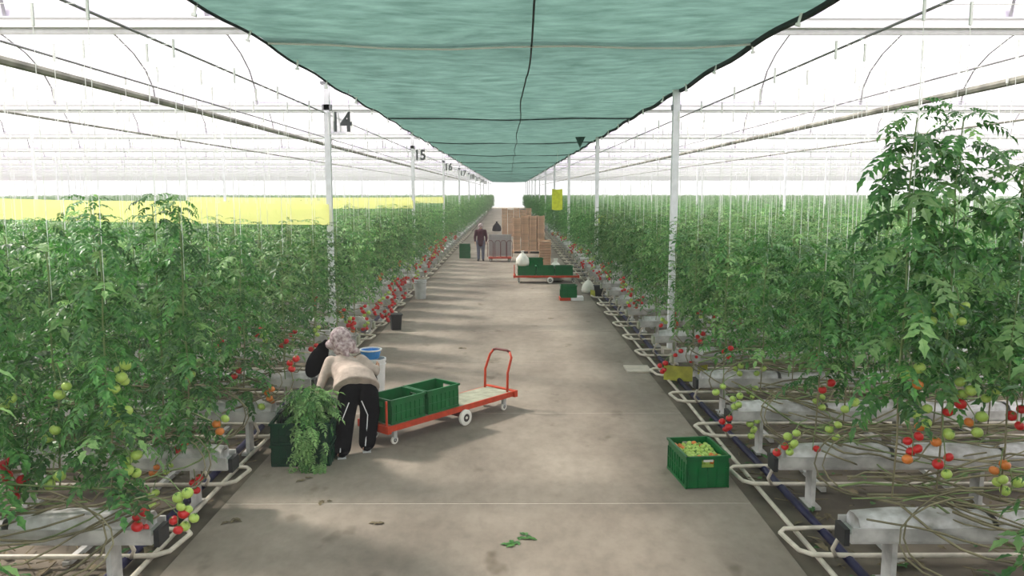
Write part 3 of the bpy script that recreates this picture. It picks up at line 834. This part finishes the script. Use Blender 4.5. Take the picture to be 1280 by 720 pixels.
# crate of green tomatoes on the floor right
cf = G(875, 611); a1 = G(843, 606); b1 = G(908, 611)
CX, CY = cf.x + .045, cf.y + .33
cr = crate((CX, CY, 0), PI / 2 + .10, .66, .455, .34, 'green plastic crate full of tomatoes on the floor at right')
tr_ = random.Random(8); cnt = 0
for j in range(9):
    for i in range(7):
        lx = -.26 + j * .065 + tr_.uniform(-.01, .01); ly = -.165 + i * .055 + tr_.uniform(-.01, .01)
        p = Matrix.Rotation(PI / 2 + .10, 3, 'Z') @ Vector((lx, ly, 0))
        c = 'o' if (tr_.random() < .12 or (i > 4 and j > 5)) else 'g'
        o = link('tomato', TOM[c], None, (CX + p.x, CY + p.y, .27 + tr_.uniform(-.01, .015)), (tr_.uniform(-1.2, 1.2), tr_.uniform(-1.2, 1.2), 0), tr_.uniform(.031, .035))
        tag(o, f'{"green" if c == "g" else "orange"} tomato in the floor crate, {ordn(j)} row from the near end, {ordn(6 - i)} from left', 'tomato', 'tomatoes in the floor crate')
mb = MB(); mb.box((CX, CY, .125), (.36, .56, .23), Matrix.Rotation(.10, 3, 'Z'))
tag(mb.build('tomato_fill', M['tg']), 'lower tomatoes hidden under the top layer in the crate', 'tomatoes', kind='stuff')

# ------------------------------------------------------------------ wheels and trolleys
def wheel(mb, c, r, w_, ax, mi_t, mi_h):
    q = Vector((0, 0, 1)).rotation_difference(Vector(ax)).to_matrix()
    mb.lathe([(r * .5, -w_ / 2), (r * .92, -w_ / 2), (r, -w_ * .25), (r, w_ * .25), (r * .92, w_ / 2), (r * .5, w_ / 2)], 18, c, mi_t, q)
    mb.lathe([(.001, -w_ * .4), (r * .55, -w_ * .42), (r * .55, w_ * .42), (.001, w_ * .4)], 14, c, mi_h, q)
    mb.lathe([(.001, -w_ * .6), (r * .18, -w_ * .6), (r * .18, w_ * .6), (.001, w_ * .6)], 10, c, 2, q)
def trolley(loc, rz, L, W, label, deck='deck', handle=True, H=.22):
    t = empty('platform_trolley', loc, rz, label, 'trolley')
    mb = MB()
    for s in (-1, 1): mb.box((0, s * (W / 2 - .02), H), (L, .045, .07))
    for x in (-L / 2, -L / 6, L / 6, L / 2 - .02): mb.box((x, 0, H - .005), (.05, W, .05))
    mb.box((-L / 2 - .015, 0, H), (.06, W + .06, .09)); mb.box((L / 2 + .01, 0, H), (.06, W + .06, .09))
    mb.build('frame', M['red'], t)
    for i in range(4): 
        mb = MB(); mb.box((0, -W / 2 + .075 + i * (W - .15) / 3, H + .028), (L - .08, (W - .12) / 3 - .012, .016)); mb.build('deck_board', M[deck], t)
    for s in (-1, 1):   # upright at the low end
        mb = MB(); mb.tube([(-L / 2 - .01, s * (W / 2 - .03), H), (-L / 2 - .01, s * (W / 2 - .03), H + .34)], .014, 8); mb.build('end_stake', M['red'], t)
    if handle:
        mb = MB(); x = L / 2 - .10
        pts = [(x, -W / 2 + .04, H), (x + .01, -W / 2 + .04, H + .30), (x + .10, -W / 2 + .05, H + .50), (x + .12, -W / 2 + .10, H + .57)]
        mb.tube(pts, .017, 8); mb.tube([(p[0], -p[1], p[2]) for p in pts], .017, 8); mb.build('handle_upright', M['red'], t, smooth=True)
        mb = MB(); mb.tube([(x + .12, -W / 2 + .10, H + .57), (x + .125, -W / 2 + .15, H + .585), (x + .125, W / 2 - .15, H + .585), (x + .12, W / 2 - .10, H + .57)], .018, 8); mb.build('handle_grip', M['maroon'], t, smooth=True)
    for s in (-1, 1):
        mb = MB(); wheel(mb, (.12, s * (W / 2 + .035), .105), .105, .05, (0, 1, 0), 0, 1); mb.build('wheel', [M['whitewheel'], M['tyre'], M['whitewheel']], t, smooth=True)
        for x in (-L / 2 + .14, L / 2 - .14, ):
            c = mb = MB(); wheel(mb, (x, s * (W / 2 - .07), .05), .05, .03, (0, 1, 0), 0, 1)
            mb.box((x, s * (W / 2 - .07), .125), (.05, .045, .11), mi=2); mb.box((x, s * (W / 2 - .07), .175), (.09, .07, .012), mi=2)
            mb.build('caster', [M['whitewheel'], M['tyre'], M['greyp']], t)
    mb = MB(); mb.tube([(.12, -W / 2 - .03, .105), (.12, W / 2 + .03, .105)], .012, 6); mb.box((.12, 0, .15), (.05, W - .1, .09)); mb.build('axle', M['maroon'], t)
    return t
A = G(490, 556); B = G(632, 512); dv = (B - A); ang = math.atan2(dv.y, dv.x)
TW = .50; mid = (A + B) / 2 + Vector((-math.sin(ang), math.cos(ang), 0)) * (TW / 2 - .07)
TL = dv.length + .20
trolley(mid, ang, TL, TW, 'orange-red platform trolley with a looped handle beside the bending worker')
def on_trolley(lx, ly, z): 
    return mid + Matrix.Rotation(ang, 3, 'Z') @ Vector((lx, ly, 0)) + Vector((0, 0, z))
crate(on_trolley(-TL / 2 + .33, -.01, .258), ang + PI, .56, .44, .30, 'green crate on the near trolley, the one beside the worker', 'crate')
crate(on_trolley(-TL / 2 + .92, -.01, .258), ang + PI, .56, .44, .30, 'green crate on the near trolley, toward the handle', 'crate')

# far trolley with crates
A2 = G(650, 354); B2 = G(716, 354)
m2 = (A2 + B2) / 2 + Vector((0, .30, 0)); L2 = (B2 - A2).length + .35
trolley(m2, 0.0, L2, .62, 'orange-red trolley loaded with a row of green crates across the aisle', handle=False)
for i in range(3):
    crate((m2.x - L2 / 2 + .40 + i * (L2 - .25) / 3, m2.y - .02, .258), 0, .60, .5, .30, f'{["left", "middle", "right"][i]} green crate of the row on the farther trolley', 'crate', lab=False)
cB = P(665, 322, m2.y + 1.2); crate((cB.x + .1, m2.y + 1.6, 0), 0, .6, .45, .34, 'green crate standing behind the farther trolley, lower of two', 'crate', lab=False)
crate((cB.x + .1, m2.y + 1.6, .345), 0, .6, .45, .34, 'green crate behind the farther trolley, upper of two', 'crate', lab=False)
# white sack on the trolley
def sack(c, r, h, label, m='sack', name='sack', cat='sack'):
    mb = MB(); prof = [(.001, 0), (r * .9, .02 * h), (r, .2 * h), (r * .85, .5 * h), (r * .45, .78 * h), (r * .16, .86 * h), (r * .2, .95 * h), (r * .28, h), (.001, .97 * h)]
    mb.lathe(prof, 14)
    rn = random.Random(int(c[0] * 100)); mb.v = [(v[0] * (1 + .12 * math.sin(v[2] * 30 + v[1] * 20)) , v[1] * (1 + .12 * math.cos(v[2] * 22 + v[0] * 30)), v[2]) for v in mb.v]
    return tag(mb.build(name, M[m], None, c, smooth=True), label, cat)
sack((m2.x - L2 / 2 + .26, m2.y - .1, .56), .22, .50, 'white knotted sack on the left end of the farther trolley')
sack((m2.x + .35, m2.y + .55, 0.0), .3, .75, 'white plastic bundle behind the right end of the farther trolley')
# crate on a red and white base right of the farther trolley
c3 = G(712, 376); 
mb = MB(); mb.box((c3.x - .12, c3.y + .22, .04), (.30, .42, .08)); tag(mb.build('red_tray', M['red']), 'low red tray under the small green crate at right', 'tray')
mb = MB(); mb.box((c3.x + .22, c3.y + .20, .05), (.34, .36, .10)); tag(mb.build('white_tray', M['whitep']), 'low white tray next to the red tray at right', 'tray')
crate((c3.x - .02, c3.y + .22, .082), 0, .46, .40, .34, 'small green crate on the red tray near the right row ends', 'crate', lab=False)

# stacks of cardboard trays
def tray_mesh(L, W, H):
    mb = MB(); 
    mb.box((0, 0, .006), (L, W, .012))
    for s in (-1, 1):
        mb.box((0, s * (W / 2 - .006), H * .40), (L, .012, H * .72)); mb.box((s * (L / 2 - .006), 0, H * .45), (.012, W, H * .9))
        for q in (-1, 1): mb.box((s * (L / 2 - .03), q * (W / 2 - .03), H * .5), (.06, .06, H))
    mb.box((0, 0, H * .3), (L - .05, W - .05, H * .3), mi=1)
    return mb.mesh('fruit_tray', [M['board'], M['boardd']])
TRAY = tray_mesh(.355, .54, .098)
def tray_stack(x, y, n, label, group):
    for i in range(n):
        lb = ('topmost' if i == n - 1 else ordn(n - 1 - i) + ' from top') + ' ' + label
        o = link('fruit_tray', TRAY, None, (x + R.uniform(-.008, .008), y + R.uniform(-.01, .01), .12 + i * .108))
        tag(o, lb, 'cardboard tray', group)
def pallet(x, y, L, W, label):
    t = empty('pallet', (x, y, 0), label=label, cat='pallet')
    for i in range(5): mb = MB(); mb.box((0, -W / 2 + .06 + i * (W - .12) / 4, .108), (L, .10, .02)); mb.build('plank', M['board'], t)
    for q in (-1, 0, 1): mb = MB(); mb.box((q * (L / 2 - .06), 0, .05), (.10, W, .098)); mb.build('bearer', M['board'], t)
yb = 40.0; xl = P(641, 300, yb).x; xr = P(681, 300, yb).x
pallet((xl + xr) / 2, yb, xr - xl + .06, 1.2, 'wooden pallet under the nearest block of brown tray stacks')
for i in range(4):
    for j in range(2):
        n = 16 - (1 if (i == 0) else 0) - (j and 1)
        tray_stack(xl + .2 + i * .395, yb - .29 + j * .575, n if n else 1, f'cardboard tray in {ordn(i)} stack from left, {"front" if j == 0 else "rear"} row of nearest block', 'cardboard trays in the nearest block')
yb = 53.0; xl = P(627, 280, yb).x
pallet(xl + .95, yb, 2.0, 1.2, 'wooden pallet under the farther block of brown tray stacks')
for i in range(5):
    tray_stack(xl + .2 + i * .395, yb, 17 - (i % 2), f'cardboard tray in {ordn(i)} stack from left of farther block', 'cardboard trays in the farther block')
# slim stack of slatted boxes
mb_ = P(681, 325, 31.5); xq = mb_.x
LOW = MB(); LOW.box((0, 0, .01), (.46, .40, .02)); 
for s in (-1, 1): LOW.box((0, s * .19, .055), (.46, .015, .03)); LOW.box((s * .22, 0, .05), (.02, .40, .09))
LOW = LOW.mesh('slatted_box', M['board'])
for i in range(11): tag(link('slatted_box', LOW, None, (xq + R.uniform(-.01, .01), 31.5, .0 + i * .105)), f'{"topmost" if i == 10 else ordn(10 - i) + " from top"} slatted brown box in the slim stack behind the farther trolley', 'box', 'slatted boxes in the slim stack')

# mesh carts left of the trays
t = empty('wire_cart', (G(625, 327).x, G(625, 327).y + .2, 0), label='grey wire cart with red base beside the standing worker', cat='cart')
mb = MB(); mb.box((0, 0, .16), (1.0, .6, .05)); mb.build('base', M['red'], t)
mb = MB()
for x in (-.42, -.1, .15, .42):
    for s in (-1, 1): pass
    mb.tube([(x - .12, 0, .18), (x - .12, 0, .82), (x - .06, 0, .9), (x + .06, 0, .9), (x + .12, 0, .82), (x + .12, 0, .18)], .014, 6)
mb.build('hoop_rail', M['maroon'], t)
mb = MB()
for i in range(9): mb.tube([(-.48 + i * .12, .28, .18), (-.48 + i * .12, .28, 1.15)], .008, 4)
for i in range(8): mb.tube([(-.5, .28, .22 + i * .13), (.5, .28, .22 + i * .13)], .008, 4)
mb.box((0, .3, .68), (1.0, .012, .95)); mb.build('mesh_back', M['wire'], t)
for x in (-.4, .4):
    for y in (-.24, .24): mb = MB(); wheel(mb, (x, y, .065), .065, .03, (0, 1, 0), 0, 1); mb.box((x, y, .12), (.04, .05, .06), mi=2); mb.build('caster', [M['tyre'], M['whitewheel'], M['greyp']], t)

# green crates left, far
g1 = G(581, 323)
for i in range(2): crate((g1.x, g1.y + .2, i * .325), 0, .50, .42, .32, f'dark green crate left of the standing worker, {"lower" if i == 0 else "upper"} of two', 'crate', lab=False)
# grey bucket and dark pot at the left row ends
g2 = G(525, 374); t = empty('grey_bin', (g2.x, g2.y + .15, 0), label='pale grey round bin at the left row ends', cat='bin')
mb = MB(); mb.lathe([(.001, 0), (.15, 0), (.17, .5), (.18, .5), (.18, .53), (.16, .53), (.14, .03), (.001, .03)], 18); mb.build('body', M['greyp'], t, smooth=False)
mb = MB(); mb.lathe([(.182, .44), (.19, .45), (.19, .47), (.182, .48)], 18); mb.build('band', M['greyp'], t)
g3 = G(494, 413); t = empty('black_pot', (g3.x, g3.y + .12, 0), .3, label='square black pot at the left row ends, red fruit behind it', cat='pot')
mb = MB(); mb.box((0, 0, .17), (.24, .24, .34), taper=.8); mb.build('body', M['drain'], t); mb = MB(); mb.box((0, 0, .34), (.27, .27, .03)); mb.build('rim', M['drain'], t)
g3 = G(748, 372); t = empty('black_pot', (g3.x, g3.y, 0), label='black pot at the foot of the second right post', cat='pot')
mb = MB(); mb.box((0, 0, .17), (.24, .24, .34), taper=.8); mb.build('body', M['drain'], t); mb = MB(); mb.box((0, 0, .34), (.27, .27, .03)); mb.build('rim', M['drain'], t)
# pale square slab on the floor by the right pipes
p1 = G(797, 462); mb = MB(); mb.box((p1.x, p1.y, .012), (.42, .5, .024)); tag(mb.build('concrete_cover', M['joint']), 'pale square cover on the floor beside the right pipe loops', 'cover')
sack((G(740, 372).x, 23.8, .0), .2, .45, 'white plastic bundle beside the second right post')
sack(tuple(G(621, 289)), .35, .75, 'dark bundle on the floor far down the aisle', 'blackcloth', 'dark_bundle', 'bundle')

# bucket with blue bowl beyond the worker
bp_ = G(469, 498); t = empty('white_bin', (bp_.x, bp_.y + .1, 0), label='tall white bin behind the bending worker', cat='bin')
mb = MB(); mb.lathe([(.001, 0), (.12, 0), (.145, .55), (.155, .55), (.155, .58), (.135, .58), (.11, .03), (.001, .03)], 20); mb.build('body', M['whitep'], t)
mb = MB(); mb.tube([(math.cos(a) * .15, math.sin(a) * .15, .50) for a in [i * 2 * PI / 20 for i in range(21)]], .006, 5); mb.build('hoop', M['whitep'], t)
t = empty('blue_bucket', (bp_.x - .07, bp_.y + .1, .581), label='blue bucket with a white rim on top of the white bin', cat='bucket')
mb = MB(); mb.lathe([(.001, 0), (.12, 0), (.155, .12), (.145, .12), (.11, .02), (.001, .02)], 20); mb.build('body', M['bluep'], t, smooth=False)
mb = MB(); mb.lathe([(.145, .118), (.165, .118), (.167, .135), (.145, .135), (.145, .118)], 20); mb.build('rim', M['whitep'], t)

# dark crates by the worker with the heap of cut leaves
c0 = G(372, 584)
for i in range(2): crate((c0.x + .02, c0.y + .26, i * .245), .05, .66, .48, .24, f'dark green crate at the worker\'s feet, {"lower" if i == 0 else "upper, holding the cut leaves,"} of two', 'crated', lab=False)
HEAP = [m_.copy() for m_ in LEAVES[:3]]
for m_ in HEAP[:2]: m_.materials[0] = M['leafp']
hr = random.Random(77); t = empty('leaf_heap', (c0.x + .10, c0.y + .22, .49), label='heap of cut tomato leaves spilling over the dark green crates', cat='leaves')
for i in range(170):
    a = hr.uniform(0, 2 * PI); rad = hr.uniform(0, .17) ; z = hr.uniform(0.0, .46) * (1 - rad / .40)
    L = hr.uniform(.15, .27)
    link('leaf', hr.choice(HEAP), t, (rad * math.cos(a), rad * math.sin(a) * .9, z), (hr.uniform(-.5, .5), hr.uniform(-.2, .9), a), L)
for i in range(60):     # strands hanging down the near side
    z = hr.uniform(-.44, .0)
    link('leaf', hr.choice(HEAP), t, (hr.uniform(-.08, .22), -.27 - hr.uniform(0, .05), z), (hr.uniform(-.4, .4), hr.uniform(.3, 1.0), -PI / 2 + hr.uniform(-.9, .9)), hr.uniform(.14, .23))

# ------------------------------------------------------------------ people
def capsule(mb, a, b, ra, rb, n=12):
    a = Vector(a); b = Vector(b); d = (b - a); L = d.length
    if L < 1e-6: mb.ball(a, ra, n, 8); return
    q = Vector((0, 0, 1)).rotation_difference(d).to_matrix()
    prof = []
    for i in range(5): t = PI / 2 * i / 4; prof.append((max(1e-4, ra * math.sin(t)), -ra * math.cos(t)))
    for i in range(5): t = PI / 2 * i / 4; prof.append((max(1e-4, rb * math.cos(t)), L + rb * math.sin(t)))
    mb.lathe(prof, n, a, 0, q)
def limb(mb, pts, rs):
    for i in range(len(pts) - 1): capsule(mb, pts[i], pts[i + 1], rs[i], rs[i + 1])
def ell(mb, c, r, sc, rot=None, n=16):
    o = len(mb.v); mb.ball((0, 0, 0), 1.0, n, 12)
    for i in range(o, len(mb.v)):
        v = Vector(mb.v[i]); v = Vector((v.x * sc[0] * r, v.y * sc[1] * r, v.z * sc[2] * r))
        if rot: v = rot @ v
        mb.v[i] = tuple(v + Vector(c))
def fuse(mb, name, m, parent, voxel, smooth=4):
    """melt overlapping volumes into one continuous skin."""
    me = mb.mesh(name + '_raw', m); o = bpy.data.objects.new(name + '_raw', me); COL.objects.link(o)
    r = o.modifiers.new('r', 'REMESH'); r.mode = 'VOXEL'; r.voxel_size = voxel
    if smooth: s = o.modifiers.new('s', 'SMOOTH'); s.iterations = smooth; s.factor = .5
    dg = bpy.context.evaluated_depsgraph_get(); me2 = bpy.data.meshes.new_from_object(o.evaluated_get(dg))
    bpy.data.objects.remove(o); bpy.data.meshes.remove(me)
    me2.materials.clear(); me2.materials.append(m); me2.name = name
    me2.polygons.foreach_set('use_smooth', [True] * len(me2.polygons))
    return link(name, me2, parent)
def hand(mb, wrist, d, side, palmn, curl=.5, s=1.0):
    """palm, four unequal bent fingers and a thumb leaving the side of the palm."""
    d = Vector(d).normalized(); n = Vector(palmn); n = (n - d * n.dot(d)).normalized(); u = d.cross(n) * side; w_ = Vector(wrist)
    for k in (-1, 0, 1): capsule(mb, w_ + u * k * .014 * s, w_ + d * .085 * s + u * k * .025 * s, .017 * s, .014 * s, 8)
    for k, L in enumerate((.066, .076, .071, .055)):
        b = w_ + d * .085 * s + u * (-.033 + .022 * k) * s; p = b; c = 0
        for j, f in enumerate((.45, .31, .24)):
            c += curl * (.5 if j == 0 else .9); q = p + (d * math.cos(c) + n * math.sin(c)) * (L * f * s); capsule(mb, p, q, .0095 * s, .0085 * s, 7); p = q
    b = w_ + d * .02 * s - u * .028 * s; q = b + (d * .6 - u * .7 + n * .25).normalized() * .042 * s; capsule(mb, b, q, .013 * s, .011 * s, 7)
    capsule(mb, q, q + (d * .9 - u * .2 + n * .45).normalized() * .032 * s, .011 * s, .009 * s, 7)
def head(mb, c, fwd, up, s=1.0):
    """skull, jaw, nose, ears, brow, chin."""
    c = Vector(c); f = Vector(fwd).normalized(); u = Vector(up); u = (u - f * u.dot(f)).normalized(); r = f.cross(u)
    rot = Matrix((r, f, u)).transposed()
    ell(mb, c + u * .02 * s, .1 * s, (.78, .95, 1.05), rot); ell(mb, c + f * .02 * s - u * .05 * s, .08 * s, (.75, .9, .9), rot)
    capsule(mb, c + f * .095 * s + u * .01 * s, c + f * .115 * s - u * .025 * s, .009 * s, .014 * s, 8)
    ell(mb, c + f * .085 * s - u * .09 * s, .022 * s, (1, .9, .8), rot); ell(mb, c + f * .088 * s - u * .062 * s, .022 * s, (1.2, .6, .5), rot)
    for k in (-1, 1):
        ell(mb, c + r * k * .078 * s, .026 * s, (.35, .7, 1.1), rot); ell(mb, c + f * .086 * s + u * .035 * s + r * k * .03 * s, .02 * s, (1.2, .5, .45), rot)

# worker bending over the crates
W = empty('person', tuple(G(440, 570)), label='person in beige top and printed headscarf bending over the dark green crates', cat='person')
wo = W.location.copy()
def L_(v): return Vector(v) - wo
footL = L_(G(428, 571)); footR = L_(G(459, 563)); 
hipc = L_(P(449, 493, 9.30)); hipc.z = .76
hipL = hipc + Vector((-.09, -.02, 0)); hipR = hipc + Vector((.09, .03, 0))
kneeL = (footL + hipL) / 2 + Vector((-.03, .07, .03)); kneeR = (footR + hipR) / 2 + Vector((.02, .08, .03))
chest = L_(P(434, 462, 9.60)); neck = L_(P(428, 443, 9.74)); hd = L_(P(426, 424, 9.80))
shL = chest + Vector((-.17, -.03, .03)) + (neck - chest) * .35; shR = chest + Vector((.18, .05, .03)) + (neck - chest) * .35
elL = L_(P(405, 470, 9.50)); wrL = L_(P(398, 489, 9.30)); elR = L_(P(467, 464, 9.62)); wrR = L_(P(472, 459, 9.95))
lean = (chest - hipc).normalized(); facing = Vector((-.45, .85, -.35)).normalized()
mb = MB()
for ft, kn, hp in ((footL, kneeL, hipL), (footR, kneeR, hipR)):
    an = ft + Vector((0, .02, .09)); limb(mb, [an, kn, hp], [.038, .055, .08]); capsule(mb, ft + Vector((-.01, -.05, .045)), ft + Vector((-.05, .13, .035)), .038, .032)
limb(mb, [hipc, (hipc + chest) / 2, chest, neck, hd], [.09, .11, .13, .055, .055]); capsule(mb, shL, shR, .06, .06); capsule(mb, hipL, hipR, .085, .085)
for sh, el, wr in ((shL, elL, wrL), (shR, elR, wrR)): limb(mb, [sh, el, wr], [.05, .038, .026])
hand(mb, wrL, wrL - elL, 1, Vector((.4, .5, -.6)), .5); hand(mb, wrR, wrR - elR, -1, Vector((-.7, .5, 0)), .6)
head(mb, hd, facing, Vector((-.15, .35, .9)))
fuse(mb, 'body', M['skin'], W, .009, 3)
mb = MB()      # loose black trousers
for ft, kn, hp in ((footL, kneeL, hipL), (footR, kneeR, hipR)): limb(mb, [ft + Vector((0, .01, .10)), kn, hp], [.10, .12, .13])
capsule(mb, hipL, hipR, .13, .13); capsule(mb, hipc, hipc + lean * .06, .13, .11)
fuse(mb, 'trousers', M['blackcloth'], W, .014, 4)
for a0, a1 in ((footL, kneeL), (footR, kneeR)):
    mb = MB(); off = Vector((-.0, -.125, 0)); mb.tube([a0 + off + Vector((0, .01, .09)), a0 * .5 + a1 * .5 + off * 1.1, a1 + off * 1.2, (a1 + hipc) / 2 + off * 1.5], .006, 5); mb.build('trouser_stripe', M['stripe'], W)
mb = MB()      # beige top, loose, hem hanging below the waist
rt = (shR - shL).normalized(); ups = (neck - chest) * .9
cs = [neck - lean * .03, chest + ups * .55, chest, (hipc + chest) / 2 + Vector((0, -.02, 0)), hipc + lean * .10 + Vector((0, -.03, 0)), hipc + Vector((-.01, -.07, -.07))]
rx = [.08, .19, .22, .22, .245, .275]; ry = [.07, .11, .14, .165, .20, .225]; vs = []
for q, c_ in enumerate(cs):
    ax = (cs[max(q - 1, 0)] - cs[min(q + 1, 5)]).normalized(); bk = rt.cross(ax).normalized()
    for a in range(20):
        th = 2 * PI * a / 20; k_ = 1 + (.035 * math.sin(5 * th + q) if q >= 2 else 0)
        vs.append(c_ + rt * math.cos(th) * rx[q] * k_ + bk * math.sin(th) * ry[q] * k_)
mb.add(vs, [(q * 20 + a, q * 20 + (a + 1) % 20, (q + 1) * 20 + (a + 1) % 20, (q + 1) * 20 + a) for q in range(5) for a in range(20)] + [tuple(range(19, -1, -1)), tuple(range(100, 120))])
limb(mb, [shL, elL, elL.lerp(wrL, .85)], [.085, .062, .046]); limb(mb, [shR, elR, elR.lerp(wrR, .5)], [.085, .075, .058])
top = fuse(mb, 'top', M['beige'], W, .012, 5)
mb = MB()      # headscarf wrapped over the head, falling on neck and shoulders
rot = Matrix.Rotation(.25, 3, 'X')
ell(mb, hd + Vector((0, -.02, .02)), .135, (1.0, 1.05, 1.05), rot); ell(mb, hd + Vector((.06, -.06, -.09)), .12, (1.25, .95, .75), Matrix.Rotation(-.5, 3, 'Y'))
ell(mb, hd + Vector((-.08, -.03, -.06)), .09, (1.2, 1, .8)); capsule(mb, hd + Vector((.02, -.12, -.06)), hd + Vector((.12, -.16, -.20)), .07, .03); capsule(mb, hd + Vector((.08, -.05, -.1)), hd + Vector((.20, -.03, -.14)), .07, .04)
fuse(mb, 'headscarf', M['scarf'], W, .012, 2)
for ft in (footL, footR):
    mb = MB(); capsule(mb, ft + Vector((.01, -.06, .045)), ft + Vector((-.05, .14, .042)), .046, .042); sh = fuse(mb, 'shoe', M['blackcloth'], W, .012, 2)
    mb = MB(); mb.box(ft + Vector((-.02, .04, .012)), (.095, .28, .022), Matrix.Rotation(.25, 3, 'Z')); mb.build('sole', M['greyp'], W)
# black bundle by the far arm
mb = MB(); bb = P(396, 452, 9.95); ell(mb, (0, 0, 0), .2, (.6, .5, 1.15), Matrix.Rotation(.5, 3, 'Y')); ell(mb, (.08, 0, .15), .1, (.8, .6, 1)); capsule(mb, (.0, 0, .1), (.12, 0, .26), .05, .03)
o = fuse(mb, 'black_bag', M['blackcloth'], None, .014, 3); o.location = bb; tag(o, 'black cloth bag hanging at the left side of the bending worker', 'bag')

# standing worker
S = empty('person', tuple(G(601, 326)), label='standing person in dark maroon top and grey trousers, far along the aisle', cat='person')
mb = MB()
for s in (-1, 1):
    limb(mb, [(s * .10, 0, .08), (s * .095, .01, .46), (s * .09, 0, .84)], [.04, .055, .08]); capsule(mb, (s * .10, .05, .04), (s * .12, -.12, .035), .04, .035)
    limb(mb, [(s * .19, 0, 1.30), (s * .25, .02, 1.04), (s * .24, -.04, .82)], [.05, .04, .028]); hand(mb, (s * .24, -.04, .82), (0, -.1, -1), s, (-s, 0, 0), .35)
limb(mb, [(0, 0, .86), (0, 0, 1.08), (0, 0, 1.26), (0, 0, 1.40)], [.12, .11, .13, .05]); capsule(mb, (-.16, 0, 1.31), (.16, 0, 1.31), .055, .055)
head(mb, (0, 0, 1.50), (0, -1, -.1), (0, 0, 1)); fuse(mb, 'body', M['skin'], S, .01, 3)
mb = MB()
for s in (-1, 1): limb(mb, [(s * .10, 0, .10), (s * .10, .01, .46), (s * .09, 0, .84)], [.06, .08, .115])
fuse(mb, 'trousers', M['denim'], S, .014, 3)
mb = MB(); limb(mb, [(0, 0, .78), (0, 0, 1.06), (0, 0, 1.28)], [.16, .15, .15]); capsule(mb, (-.16, 0, 1.30), (.16, 0, 1.30), .075, .075)
for s in (-1, 1): limb(mb, [(s * .19, 0, 1.30), (s * .25, .02, 1.04), (s * .245, -.03, .88)], [.075, .058, .045])
fuse(mb, 'top', M['maroont'], S, .014, 3)
mb = MB(); ell(mb, (0, .015, 1.525), .128, (.9, .95, 1.0)); capsule(mb, (0, .03, 1.44), (0, .05, 1.34), .09, .10); fuse(mb, 'headscarf', M['scarf'], S, .014, 2)
for s in (-1, 1): mb = MB(); capsule(mb, (s * .10, .05, .045), (s * .12, -.13, .04), .047, .042); fuse(mb, 'shoe', M['drain'], S, .012, 2)

# ------------------------------------------------------------------ litter on the floor
lt = random.Random(13)
spots = [(655, 672, 'green'), (640, 680, 'green'), (292, 652, 'dry'), (577, 435, 'dry'), (690, 398, 'dry'), (470, 655, 'dry'), (380, 600, 'dry'), (405, 628, 'dry')]
for i, (px, py, c) in enumerate(spots):
    p = G(px, py); mb = MB()
    for q in range(7 if c == 'green' else 4):
        a = lt.uniform(0, 6.28); leaflet(mb, Vector((lt.uniform(-.05, .05), lt.uniform(-.05, .05), .004)), Vector((math.cos(a), math.sin(a), .06)), Vector((0, 0, 1)), lt.uniform(.06, .11), .05)
    lab = ['torn green leaf scrap on the concrete at the bottom centre', 'smaller green leaf scrap just below left of the other at bottom centre', 'dry leaf scrap on the floor at lower left by the pipes', 'small dark leaf scrap on the aisle left of its middle', 'small dark scrap far along the aisle centre',
           'dry scrap on the floor below the worker', 'dry scrap below the dark green crates', 'dry scrap lower left of the worker'][i]
    tag(mb.build('leaf_scrap', M['leaf'] if c == 'green' else M['litter'], None, (p.x, p.y, 0.001)), lab, 'leaf')
